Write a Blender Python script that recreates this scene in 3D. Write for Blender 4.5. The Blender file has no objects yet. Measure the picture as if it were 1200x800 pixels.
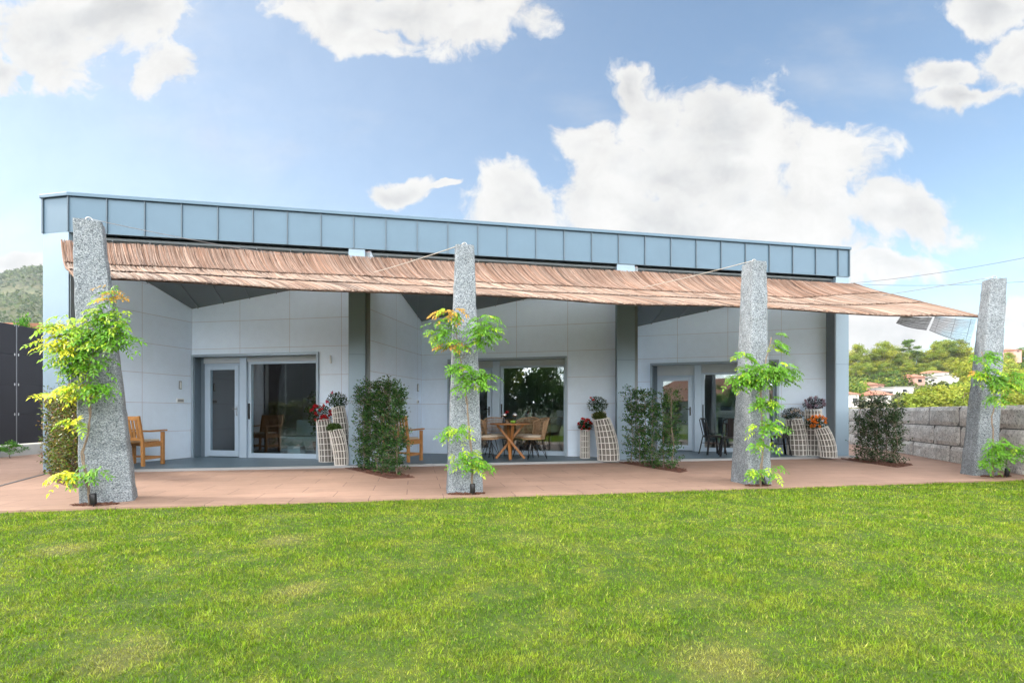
import bpy, math, random
import numpy as np
from mathutils import Vector, Matrix, noise as mnoise

SC = bpy.context.scene
COL = SC.collection
R = math.radians
random.seed(7)

# ------------------------------------------------------------------ camera
cam_d = bpy.data.cameras.new("camera")
cam = bpy.data.objects.new("camera", cam_d)
COL.objects.link(cam)
cam.location = (0, 0, 1.0)
cam.rotation_euler = (R(90), 0, 0)
cam_d.sensor_width = 36.0
cam_d.lens = 18.0
cam_d.shift_y = 83.0 / 1200.0
cam_d.clip_start = 0.05
cam_d.clip_end = 8000
SC.camera = cam

# ------------------------------------------------------------------ light
SUN_AZ = Vector((-0.97, -0.01))
SUN_EL = 36.0
SUN_STRENGTH = 1.9
SKY_STRENGTH = 0.092
EXPOSURE = 1.33
HAZE = 0.00013
ss = SUN_AZ.normalized()
sun_dir = Vector((ss.x * math.cos(R(SUN_EL)), ss.y * math.cos(R(SUN_EL)), math.sin(R(SUN_EL))))
sl = bpy.data.lights.new("sun", 'SUN')
sl.energy = SUN_STRENGTH
sl.angle = R(7)
sl.color = (1.0, 0.93, 0.82)
so = bpy.data.objects.new("sun", sl)
COL.objects.link(so)
so.rotation_euler = sun_dir.to_track_quat('Z', 'Y').to_euler()
so.location = (-30, 5, 40)
SC.view_settings.view_transform = 'Standard'
SC.view_settings.look = 'None'
SC.view_settings.exposure = EXPOSURE
SC.view_settings.gamma = 1.0
SC.view_settings.use_curve_mapping = False
SC.cycles.max_bounces = 8
SC.cycles.transparent_max_bounces = 16

world = bpy.data.worlds.new("World")
SC.world = world
world.use_nodes = True


class NT:
    """tiny node helper"""
    def __init__(s, tree):
        s.t = tree
        s.n = tree.nodes
        s.l = tree.links

    def node(s, typ, **kw):
        n = s.n.new(typ)
        for k, v in kw.items():
            setattr(n, k, v)
        return n

    def put(s, sock, v):
        if isinstance(v, bpy.types.NodeSocket):
            s.l.new(v, sock)
        else:
            sock.default_value = v

    def math(s, op, a, b=None, c=None, clamp=False):
        n = s.node('ShaderNodeMath', operation=op)
        n.use_clamp = clamp
        s.put(n.inputs[0], a)
        if b is not None: s.put(n.inputs[1], b)
        if c is not None: s.put(n.inputs[2], c)
        return n.outputs[0]

    def vmath(s, op, a, b=None, scale=None):
        n = s.node('ShaderNodeVectorMath', operation=op)
        s.put(n.inputs[0], a)
        if b is not None: s.put(n.inputs[1], b)
        if scale is not None: s.put(n.inputs['Scale'], scale)
        return n.outputs['Value'] if op in ('LENGTH', 'DOT_PRODUCT') else n.outputs[0]

    def noise(s, vec, scale, detail=4, rough=0.5, lac=2.0, dist=0.0):
        n = s.node('ShaderNodeTexNoise')
        s.put(n.inputs['Vector'], vec)
        n.inputs['Scale'].default_value = scale
        n.inputs['Detail'].default_value = detail
        n.inputs['Roughness'].default_value = rough
        n.inputs['Lacunarity'].default_value = lac
        n.inputs['Distortion'].default_value = dist
        return n.outputs['Fac']

    def ramp(s, fac, stops, interp='LINEAR'):
        n = s.node('ShaderNodeValToRGB')
        n.color_ramp.interpolation = interp
        el = n.color_ramp.elements
        while len(el) < len(stops): el.new(0.5)
        for e, (p, c) in zip(el, stops):
            e.position = p
            e.color = (c, c, c, 1) if isinstance(c, (int, float)) else (c[0], c[1], c[2], 1)
        s.put(n.inputs[0], fac)
        return n.outputs['Color']

    def mix(s, fac, a, b, blend='MIX'):
        n = s.node('ShaderNodeMix', data_type='RGBA', blend_type=blend)
        s.put(n.inputs[0], fac)
        s.put(n.inputs[6], a if isinstance(a, bpy.types.NodeSocket) else (a[0], a[1], a[2], 1))
        s.put(n.inputs[7], b if isinstance(b, bpy.types.NodeSocket) else (b[0], b[1], b[2], 1))
        return n.outputs[2]

    def range(s, v, a, b, c=0.0, d=1.0, kind='SMOOTHSTEP'):
        n = s.node('ShaderNodeMapRange', interpolation_type=kind)
        s.put(n.inputs['Value'], v)
        n.inputs['From Min'].default_value = a
        n.inputs['From Max'].default_value = b
        n.inputs['To Min'].default_value = c
        n.inputs['To Max'].default_value = d
        return n.outputs[0]


def build_sky():
    t = NT(world.node_tree)
    for n in list(t.n): t.n.remove(n)
    out = t.node('ShaderNodeOutputWorld')
    bg = t.node('ShaderNodeBackground')
    t.l.new(bg.outputs[0], out.inputs[0])
    bg.inputs['Strength'].default_value = SKY_STRENGTH
    sky = t.node('ShaderNodeTexSky', sky_type='NISHITA')
    sky.sun_disc = False
    sky.sun_elevation = R(SUN_EL)
    sky.sun_rotation = math.atan2(ss.x, ss.y)
    sky.altitude = 60
    sky.air_density = 1.0
    sky.dust_density = 0.35
    sky.ozone_density = 1.7
    co = t.node('ShaderNodeTexCoord').outputs['Generated']
    sep = t.node('ShaderNodeSeparateXYZ')
    t.l.new(co, sep.inputs[0])
    y = t.math('MAXIMUM', sep.outputs[1], 0.08)
    u = t.math('DIVIDE', sep.outputs[0], y)
    w = t.math('DIVIDE', sep.outputs[2], y)
    uw = t.node('ShaderNodeCombineXYZ')
    t.l.new(u, uw.inputs[0]); t.l.new(w, uw.inputs[1])
    UW = uw.outputs[0]
    # cumulus lobes: direction (u, w) with half widths
    def P(px, py): return ((px - 600) / 600.0, (483 - py) / 600.0)
    blobs = [(860, 175, 120, 85), (720, 215, 90, 70), (770, 250, 190, 60), (960, 215, 95, 40), (745, 100, 34, 38), (765, 135, 45, 45), (785, 200, 95, 70), (960, 250, 110, 40),
             (600, 245, 70, 40), (1050, 245, 100, 46), (600, 235, 60, 40), (985, 190, 70, 45), (890, 275, 170, 45), (690, 165, 40, 40),
             (70, 40, 120, 70), (190, 85, 45, 40), (5, 80, 60, 35), (120, 5, 110, 45),
             (400, 15, 90, 38), (480, 10, 90, 32), (560, 30, 80, 38), (440, 45, 50, 24),
             (468, 219, 42, 17), (1165, 15, 66, 34), (1115, 90, 56, 26), (1185, 80, 56, 36), (1130, 115, 60, 14),
             (20, 308, 55, 22), (1040, 320, 60, 22), (1030, 392, 110, 28), (1190, 372, 50, 24), (515, 222, 20, 5)]
    f = None
    warp = t.node('ShaderNodeTexNoise')
    warp.inputs['Scale'].default_value = 5.0
    warp.inputs['Detail'].default_value = 5
    t.l.new(UW, warp.inputs['Vector'])
    wv = t.vmath('SUBTRACT', warp.outputs['Color'], (0.5, 0.5, 0.5))
    wv = t.vmath('SCALE', wv, scale=0.16)
    UWw = t.vmath('ADD', UW, wv)
    for (px, py, rx, ry) in blobs:
        cu, cw = P(px, py)
        d = t.vmath('SUBTRACT', UWw, (cu, cw, 0))
        d = t.vmath('MULTIPLY', d, (600.0 / rx, 600.0 / ry, 0))
        L = t.math('SUBTRACT', 1.0, t.vmath('LENGTH', d))
        f = L if f is None else t.math('SMOOTH_MAX', f, L, 0.15)
    front = t.math('GREATER_THAN', sep.outputs[1], 0.1)
    f = t.math('MULTIPLY', t.math('ADD', f, 2.0), front)
    f = t.math('SUBTRACT', f, 2.0)
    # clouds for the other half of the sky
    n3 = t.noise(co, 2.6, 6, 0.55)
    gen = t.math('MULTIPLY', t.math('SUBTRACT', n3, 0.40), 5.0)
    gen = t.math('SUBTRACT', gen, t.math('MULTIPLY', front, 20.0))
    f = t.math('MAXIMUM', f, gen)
    det = t.noise(UWw, 8.0, 11, 0.63)
    det2 = t.noise(t.vmath('ADD', UWw, (0.035, -0.045, 0)), 8.0, 11, 0.63)
    dens = t.math('ADD', f, t.math('MULTIPLY', t.math('SUBTRACT', det, 0.5), 2.5))
    mask = t.range(dens, -0.10, 0.36)
    # thin veil
    veil = t.noise(t.vmath('MULTIPLY', UW, (1.0, 2.2, 1)), 2.2, 6, 0.55)
    veil = t.math('MULTIPLY', t.range(veil, 0.50, 0.80, 0.0, 1.0), 0.35)
    vl = t.range(u, 0.5, -1.0, 0.0, 0.35)
    veil = t.math('ADD', veil, vl)
    mask_all = t.math('MAXIMUM', mask, veil, clamp=True)
    # shading: sun side white, undersides grey
    lit = t.math('MULTIPLY', t.math('SUBTRACT', det, det2), 1.1)
    big = t.noise(t.vmath('MULTIPLY', UW, (1.0, 1.6, 1)), 4.2, 4, 0.5)
    thick = t.range(dens, 0.15, 1.1)
    shade = t.math('MULTIPLY', thick, t.range(big, 0.40, 0.62, 0.02, 0.62))
    lum = t.math('SUBTRACT', t.math('ADD', 1.0, lit), shade)
    lum = t.range(lum, 0.2, 1.1, 0.64, 1.03, 'LINEAR')
    cc = t.mix(t.math('MULTIPLY', shade, 0.9, clamp=True), (1.0, 0.99, 0.97), (0.90, 0.95, 1.0))
    cc = t.vmath('SCALE', cc, scale=t.math('MULTIPLY', lum, 3.8))
    # unseen clouds behind the view, brightened to light the shaded house front
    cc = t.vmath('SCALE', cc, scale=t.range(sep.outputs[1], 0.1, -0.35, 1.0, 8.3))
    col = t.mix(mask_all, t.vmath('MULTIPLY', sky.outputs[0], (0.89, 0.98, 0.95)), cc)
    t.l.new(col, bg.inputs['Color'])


build_sky()

# ------------------------------------------------------------------ materials
MATS = {}


def newmat(name):
    m = bpy.data.materials.new(name)
    m.use_nodes = True
    t = NT(m.node_tree)
    b = t.n['Principled BSDF']
    MATS[name] = m
    return m, t, b


def simple(name, color, rough=0.6, metal=0.0, var=0.12, scale=6.0, bump=0.0, bscale=60.0, spec=0.5):
    m, t, b = newmat(name)
    co = t.node('ShaderNodeTexCoord').outputs['Object']
    n = t.noise(co, scale, 5, 0.6)
    k = t.range(n, 0.25, 0.75, 1 - var, 1 + var, 'LINEAR')
    c = t.vmath('SCALE', tuple(color), scale=k)
    t.l.new(c, b.inputs['Base Color'])
    b.inputs['Roughness'].default_value = rough
    b.inputs['Metallic'].default_value = metal
    b.inputs['Specular IOR Level'].default_value = spec
    if bump:
        bn = t.node('ShaderNodeBump')
        bn.inputs['Strength'].default_value = bump
        bn.inputs['Distance'].default_value = 0.01
        t.l.new(t.noise(co, bscale, 4, 0.6), bn.inputs['Height'])
        t.l.new(bn.outputs[0], b.inputs['Normal'])
    return m


def joints(name, base, line, du, dz, width, rough, var=0.05, offset=0.0, axes='XZ', noise_scale=1.5, bump=0.4, cellvar=0.04, shift=(0, 0, 0)):
    """surface of large slabs or panels with narrow joints, in the object's own axes"""
    m, t, b = newmat(name)
    co = t.node('ShaderNodeTexCoord').outputs['Object']
    co0 = co
    co = t.vmath('ADD', co, shift)
    sep = t.node('ShaderNodeSeparateXYZ'); t.l.new(co, sep.inputs[0])
    cb = t.node('ShaderNodeCombineXYZ')
    t.l.new(sep.outputs[0], cb.inputs[0])
    t.l.new(sep.outputs[2 if axes == 'XZ' else 1], cb.inputs[1])
    br = t.node('ShaderNodeTexBrick')
    br.offset = offset
    br.squash = 1.0
    t.l.new(cb.outputs[0], br.inputs['Vector'])
    br.inputs['Scale'].default_value = 1.0
    br.inputs['Brick Width'].default_value = du
    br.inputs['Row Height'].default_value = dz
    br.inputs['Mortar Size'].default_value = width
    br.inputs['Mortar Smooth'].default_value = 0.1
    br.inputs['Bias'].default_value = 0.0
    br.inputs['Color1'].default_value = (1 - cellvar,) * 3 + (1,)
    br.inputs['Color2'].default_value = (1 + cellvar,) * 3 + (1,)
    br.inputs['Mortar'].default_value = (1, 1, 1, 1)
    n = t.math('ADD', t.math('MULTIPLY', t.noise(co0, noise_scale, 6, 0.65), 0.6), t.math('MULTIPLY', t.noise(co0, noise_scale * 7, 6, 0.7), 0.4))
    k = t.range(n, 0.36, 0.64, 1 - var, 1 + var, 'LINEAR')
    c = t.vmath('SCALE', br.outputs['Color'], scale=k)
    c = t.vmath('MULTIPLY', c, tuple(base))
    c = t.mix(br.outputs['Fac'], c, line)
    t.l.new(c, b.inputs['Base Color'])
    b.inputs['Roughness'].default_value = rough
    bn = t.node('ShaderNodeBump')
    bn.inputs['Strength'].default_value = bump
    bn.inputs['Distance'].default_value = 0.006
    h = t.math('SUBTRACT', t.math('MULTIPLY', t.noise(co0, 40, 4, 0.6), 0.12), br.outputs['Fac'])
    t.l.new(h, bn.inputs['Height'])
    t.l.new(bn.outputs[0], b.inputs['Normal'])
    return m


def granite(name, c_light, c_mid, c_dark, scale=110.0, stain=0.15):
    m, t, b = newmat(name)
    co = t.node('ShaderNodeTexCoord').outputs['Object']
    v = t.node('ShaderNodeTexVoronoi'); v.inputs['Scale'].default_value = scale
    t.l.new(co, v.inputs['Vector'])
    sp = t.node('ShaderNodeSeparateColor'); t.l.new(v.outputs['Color'], sp.inputs[0])
    n1 = t.noise(co, scale * 0.45, 3, 0.7)
    mixv = t.math('ADD', t.math('MULTIPLY', sp.outputs[0], 0.55), t.math('MULTIPLY', n1, 0.45))
    c = t.ramp(mixv, [(0.20, c_dark), (0.34, c_mid), (0.52, c_mid), (0.66, c_light), (0.9, c_light)])
    n2 = t.math('ADD', t.math('MULTIPLY', t.noise(co, 2.2, 5, 0.6), 0.5), t.math('MULTIPLY', t.noise(t.vmath('MULTIPLY', co, (1, 1, 0.35)), 7.5, 6, 0.7), 0.5))
    k = t.range(n2, 0.36, 0.64, 1 - stain * 1.3, 1 + stain, 'LINEAR')
    c = t.vmath('SCALE', c, scale=k)
    t.l.new(c, b.inputs['Base Color'])
    b.inputs['Roughness'].default_value = 0.8
    bn = t.node('ShaderNodeBump'); bn.inputs['Strength'].default_value = 0.8; bn.inputs['Distance'].default_value = 0.012
    t.l.new(t.math('ADD', t.noise(co, 55, 6, 0.7), t.noise(co, 14, 5, 0.6)), bn.inputs['Height'])
    t.l.new(bn.outputs[0], b.inputs['Normal'])
    return m


def leafmat(name, tint_attr=True, rough=0.45, trans=0.35, base=(1, 1, 1)):
    m, t, b = newmat(name)
    at = t.node('ShaderNodeAttribute', attribute_name='tint')
    c = t.vmath('MULTIPLY', at.outputs['Color'], base)
    t.l.new(c, b.inputs['Base Color'])
    b.inputs['Roughness'].default_value = rough
    b.inputs['Specular IOR Level'].default_value = 0.35
    tr = t.node('ShaderNodeBsdfTranslucent')
    c2 = t.vmath('MULTIPLY', c, (1.15, 1.2, 0.6))
    t.l.new(c2, tr.inputs['Color'])
    mx = t.node('ShaderNodeMixShader'); mx.inputs[0].default_value = trans
    out = t.n['Material Output']
    t.l.new(b.outputs[0], mx.inputs[1]); t.l.new(tr.outputs[0], mx.inputs[2]); t.l.new(mx.outputs[0], out.inputs[0])
    return m


def glassmat(name, tint=(0.75, 0.85, 0.88), extra=0.06, ior=1.75):
    m, t, b = newmat(name)
    t.n.remove(b)
    out = t.n['Material Output']
    tr = t.node('ShaderNodeBsdfTransparent'); tr.inputs[0].default_value = tint + (1,)
    gl = t.node('ShaderNodeBsdfGlossy'); gl.inputs['Roughness'].default_value = 0.01; gl.inputs['Color'].default_value = (0.95, 0.98, 1, 1)
    fr = t.node('ShaderNodeFresnel'); fr.inputs['IOR'].default_value = ior
    k = t.math('ADD', fr.outputs[0], extra, clamp=True)
    mx = t.node('ShaderNodeMixShader')
    t.l.new(k, mx.inputs[0]); t.l.new(tr.outputs[0], mx.inputs[1]); t.l.new(gl.outputs[0], mx.inputs[2])
    t.l.new(mx.outputs[0], out.inputs[0])
    return m


M_FASCIA = simple('zinc_blue', (0.075, 0.13, 0.18), 0.42, 0.25, 0.07, 1.2, 0.30, 2.2)
M_SEAM = simple('zinc_seam', (0.085, 0.12, 0.15), 0.5, 0.2, 0.04)
M_SOFFIT = simple('soffit_metal', (0.16, 0.19, 0.21), 0.55, 0.1, 0.06, 1.0)
M_COLUMN = simple('column_metal', (0.215, 0.295, 0.365), 0.45, 0.2, 0.04, 1.2, 0.03, 8)
M_COLDARK = simple('column_inner', (0.20, 0.23, 0.25), 0.5, 0.2, 0.04)  # darker copy of the column metal, inner-face shade put into its colour
M_FRAME = simple('aluminium_frame', (0.30, 0.37, 0.44), 0.4, 0.3, 0.04)
M_FRAMEL = simple('aluminium_leaf', (0.40, 0.50, 0.61), 0.4, 0.2, 0.03)
M_REVEAL = simple('reveal_blue_grey', (0.13, 0.18, 0.23), 0.5, 0.2, 0.04)
M_BLIND = simple('shutter_box', (0.40, 0.44, 0.47), 0.5, 0.1, 0.03)
M_WALL = joints('wall_panels', (0.70, 0.82, 0.97), (0.40, 0.34, 0.36), 1.2, 0.6, 0.0032, 0.65, 0.05, 0.0, 'XZ', 0.8, 0.5, 0.015)
M_SLAB = joints('grey_floor_tiles', (0.095, 0.145, 0.185), (0.06, 0.08, 0.10), 0.9, 0.9, 0.003, 0.45, 0.08, 0.0, 'XY', 2.0)
M_PATIO = joints('pink_paving', (0.30, 0.19, 0.14), (0.14, 0.083, 0.065), 0.9, 0.45, 0.005, 0.75, 0.13, 0.5, 'XY', 1.3, 0.5, 0.07)
M_TRIM = simple('light_trim', (0.30, 0.31, 0.32), 0.5, 0.2, 0.03)
M_GRAN = granite('pillar_granite', (0.31, 0.335, 0.36), (0.155, 0.18, 0.205), (0.02, 0.025, 0.035), 120)
M_STONE = granite('wall_granite', (0.72, 0.69, 0.65), (0.58, 0.55, 0.515), (0.26, 0.25, 0.24), 45, 0.25)
M_JOINT = simple('wall_dark_joint', (0.08, 0.075, 0.07), 0.9)  # dark core seen in the joints between the stone blocks
M_FENCE = simple('fence_charcoal', (0.016, 0.015, 0.019), 0.6, 0.0, 0.08, 0.8, spec=0.3)
M_FENCEP = simple('fence_post_metal', (0.17, 0.17, 0.18), 0.4, 0.4, 0.03)
M_CONC = simple('concrete', (0.30, 0.30, 0.28), 0.85, 0, 0.15, 4, 0.3, 60)
M_WOOD = simple('teak', (0.42, 0.20, 0.065), 0.5, 0, 0.22, 9, 0.15, 50)
M_WOODT = simple('acacia', (0.36, 0.15, 0.045), 0.45, 0, 0.25, 9, 0.15, 50)
M_RATTAN = simple('rattan', (0.40, 0.25, 0.14), 0.6, 0, 0.35, 60, 0.6, 140)
M_CUSH = simple('cushion', (0.52, 0.45, 0.36), 0.9, 0, 0.05)
M_BLACK = simple('black_metal', (0.012, 0.012, 0.014), 0.35, 0.3, 0.05)
M_BASKET = simple('whitewashed_wicker', (0.72, 0.69, 0.65), 0.75, 0, 0.15, 30)
M_BASKIN = simple('basket_liner', (0.17, 0.155, 0.14), 0.9, 0, 0.2, 30)
M_MULCH = simple('bark_mulch', (0.11, 0.045, 0.028), 0.95, 0, 0.5, 60, 1.0, 70)
M_BARK = simple('bark', (0.14, 0.105, 0.075), 0.9, 0, 0.3, 14, 0.8, 30)
M_VINE = simple('vine_stem', (0.20, 0.15, 0.11), 0.85, 0, 0.25, 40, 0.5, 90)
M_WIRE = simple('steel_cable', (0.42, 0.42, 0.42), 0.4, 0.6, 0.02)
M_ROPE = simple('pale_rope', (0.42, 0.38, 0.33), 0.8, 0, 0.1, 40)
M_PLINE = simple('power_line', (0.08, 0.08, 0.09), 0.6)
M_INT = simple('room_plaster', (0.30, 0.32, 0.32), 0.9, 0, 0.03)
M_INTF = simple('room_floor', (0.16, 0.14, 0.12), 0.4, 0, 0.1)
M_SOFA = simple('pale_fabric', (0.42, 0.46, 0.44), 0.9, 0, 0.05)
M_SCREEN = simple('door_screen', (0.24, 0.28, 0.30), 0.8, 0, 0.05)
M_PLATE = simple('white_plastic', (0.72, 0.74, 0.74), 0.4, 0, 0.01)
M_GREYP = simple('grey_plastic', (0.24, 0.26, 0.28), 0.4, 0, 0.01)
M_WHITEW = simple('white_render', (0.72, 0.69, 0.64), 0.85, 0, 0.08, 1)
M_PINKW = simple('pink_render', (0.55, 0.33, 0.27), 0.85, 0, 0.08, 1)
M_GREYW = simple('grey_render', (0.20, 0.18, 0.18), 0.85, 0, 0.08, 1)
M_TILE = simple('roof_tile', (0.36, 0.16, 0.105), 0.8, 0, 0.25, 3, 0.4, 8)
M_WIN = simple('window_dark', (0.03, 0.035, 0.04), 0.15, 0, 0.02)
M_GLASS = glassmat('door_glass')
M_CHROME = simple('brushed_steel', (0.55, 0.56, 0.58), 0.25, 0.9, 0.02)
M_GREENC = simple('green_ceramic', (0.20, 0.36, 0.03), 0.35, 0, 0.05)
M_SILVER = simple('silver_globe', (0.65, 0.65, 0.66), 0.12, 1.0, 0.02)
M_POTD = simple('dark_pot', (0.03, 0.03, 0.03), 0.5)
M_LEAF = leafmat('vine_leaf', trans=0.36, base=(0.95, 0.97, 0.9))
M_SHRUB = leafmat('shrub_leaf', rough=0.25, trans=0.15, base=(0.85, 0.85, 0.85))
M_TREE = leafmat('tree_leaf', rough=0.7, trans=0.32, base=(1.08, 1.16, 1.0))
M_PETAL = leafmat('petal', rough=0.6, trans=0.3)
M_ROOFM = simple('roof_sheet', (0.30, 0.34, 0.36), 0.6)


def reedmat():
    m, t, b = newmat('reed')
    at = t.node('ShaderNodeAttribute', attribute_name='tint')
    co = t.node('ShaderNodeTexCoord').outputs['Object']
    k = t.range(t.noise(co, 1.1, 5, 0.6), 0.3, 0.7, 0.85, 1.12, 'LINEAR')
    c = t.vmath('SCALE', at.outputs['Color'], scale=k)
    t.l.new(c, b.inputs['Base Color'])
    b.inputs['Roughness'].default_value = 0.7
    b.inputs['Specular IOR Level'].default_value = 0.25
    return m


M_REED = reedmat()
M_REEDB = simple('reed_backing', (0.20, 0.12, 0.08), 0.9, 0, 0.3, 20)
M_HEMSHADE = simple('hem_shade', (0.05, 0.03, 0.02), 0.9)


def grassmat(name, blade):
    m, t, b = newmat(name)
    co = t.node('ShaderNodeNewGeometry').outputs['Position']
    n1 = t.noise(co, 1.9, 6, 0.7, dist=0.4)
    n2 = t.noise(co, 4.2, 6, 0.7)
    n3 = t.noise(t.vmath('ADD', co, (31, 17, 0)), 1.1, 4, 0.6)
    n4 = t.noise(co, 22, 5, 0.75)
    green = (0.145, 0.255, 0.006)
    lush = (0.075, 0.180, 0.005)
    yell = (0.330, 0.385, 0.035)
    straw = (0.42, 0.38, 0.11)
    c = t.mix(t.range(n1, 0.25, 0.60, 0.35, 1.0), lush, green)
    c = t.mix(t.range(n2, 0.42, 0.68, 0.0, 0.75), c, yell)
    c = t.mix(t.math('MULTIPLY', t.range(n3, 0.54, 0.74), 0.50), c, (0.34, 0.37, 0.07))
    c = t.mix(t.math('MULTIPLY', t.range(n4, 0.50, 0.66), 0.50), c, (0.11, 0.25, 0.012))
    # dry spots in the turf
    for (x, y, r) in ((-1.3, 3.07, 0.22), (-1.7, 2.25, 0.25), (-1.9, 4.3, 0.28), (0.9, 2.2, 0.3), (-3.5, 4.0, 0.3)):
        d = t.vmath('LENGTH', t.vmath('SUBTRACT', co, (x, y, -0.05)))
        d = t.math('ADD', d, t.math('MULTIPLY', t.math('SUBTRACT', n4, 0.5), 0.45))
        c = t.mix(t.range(d, r * 1.1, r * 0.2, 0, 0.34), c, (0.55, 0.42, 0.17))
    if blade:
        at = t.node('ShaderNodeAttribute', attribute_name='tint')
        sp = t.node('ShaderNodeSeparateColor'); t.l.new(at.outputs['Color'], sp.inputs[0])
        c = t.mix(t.math('MULTIPLY', sp.outputs[1], 1.0), c, straw)
        c = t.vmath('SCALE', c, scale=sp.outputs[0])
        t.l.new(c, b.inputs['Base Color'])
        b.inputs['Roughness'].default_value = 0.5
        b.inputs['Specular IOR Level'].default_value = 0.3
        tr = t.node('ShaderNodeBsdfTranslucent')
        t.l.new(t.vmath('MULTIPLY', c, (1.2, 1.2, 0.7)), tr.inputs['Color'])
        mx = t.node('ShaderNodeMixShader'); mx.inputs[0].default_value = 0.35
        t.l.new(b.outputs[0], mx.inputs[1]); t.l.new(tr.outputs[0], mx.inputs[2])
        t.l.new(mx.outputs[0], t.n['Material Output'].inputs[0])
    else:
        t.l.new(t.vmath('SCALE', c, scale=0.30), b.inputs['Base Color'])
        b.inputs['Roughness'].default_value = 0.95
    return m


M_BLADE = grassmat('grass_blade', True)
M_TURF = grassmat('turf_ground', False)


def terrainmat():
    m, t, b = newmat('terrain')
    co = t.node('ShaderNodeNewGeometry').outputs['Position']
    n1 = t.noise(co, 0.012, 7, 0.65)
    n2 = t.noise(co, 0.05, 7, 0.7)
    n3 = t.noise(co, 0.30, 5, 0.7)
    c = t.mix(t.range(n1, 0.38, 0.6), (0.035, 0.055, 0.022), (0.10, 0.115, 0.045))
    c = t.mix(t.range(n2, 0.45, 0.68), c, (0.17, 0.15, 0.07))
    c = t.mix(t.range(n3, 0.45, 0.65, 0, 0.7), c, (0.022, 0.04, 0.015))
    t.l.new(c, b.inputs['Base Color'])
    b.inputs['Roughness'].default_value = 0.95
    bn = t.node('ShaderNodeBump'); bn.inputs['Strength'].default_value = 1.0; bn.inputs['Distance'].default_value = 4.0
    t.l.new(t.math('ADD', n2, t.math('MULTIPLY', n3, 0.5)), bn.inputs['Height'])
    t.l.new(bn.outputs[0], b.inputs['Normal'])
    return m


M_TERR = terrainmat()

# ------------------------------------------------------------------ mesh helpers


def tag(o, label=None, cat=None, group=None, kind=None):
    if label: o['label'] = label
    if cat: o['category'] = cat
    if group: o['group'] = group
    if kind: o['kind'] = kind
    return o


def empty(name, loc=(0, 0, 0), rz=0.0, label=None, cat=None, group=None):
    o = bpy.data.objects.new(name, None)
    COL.objects.link(o)
    o.empty_display_size = 0.1
    o.location = loc
    o.rotation_euler = (0, 0, rz)
    return tag(o, label, cat, group)


def copy_tree(o, parent=None):
    c = o.copy()
    COL.objects.link(c)
    c.parent = parent
    for ch in [x for x in COL.objects if x.parent == o and x != c]:
        copy_tree(ch, c)
    return c


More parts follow.
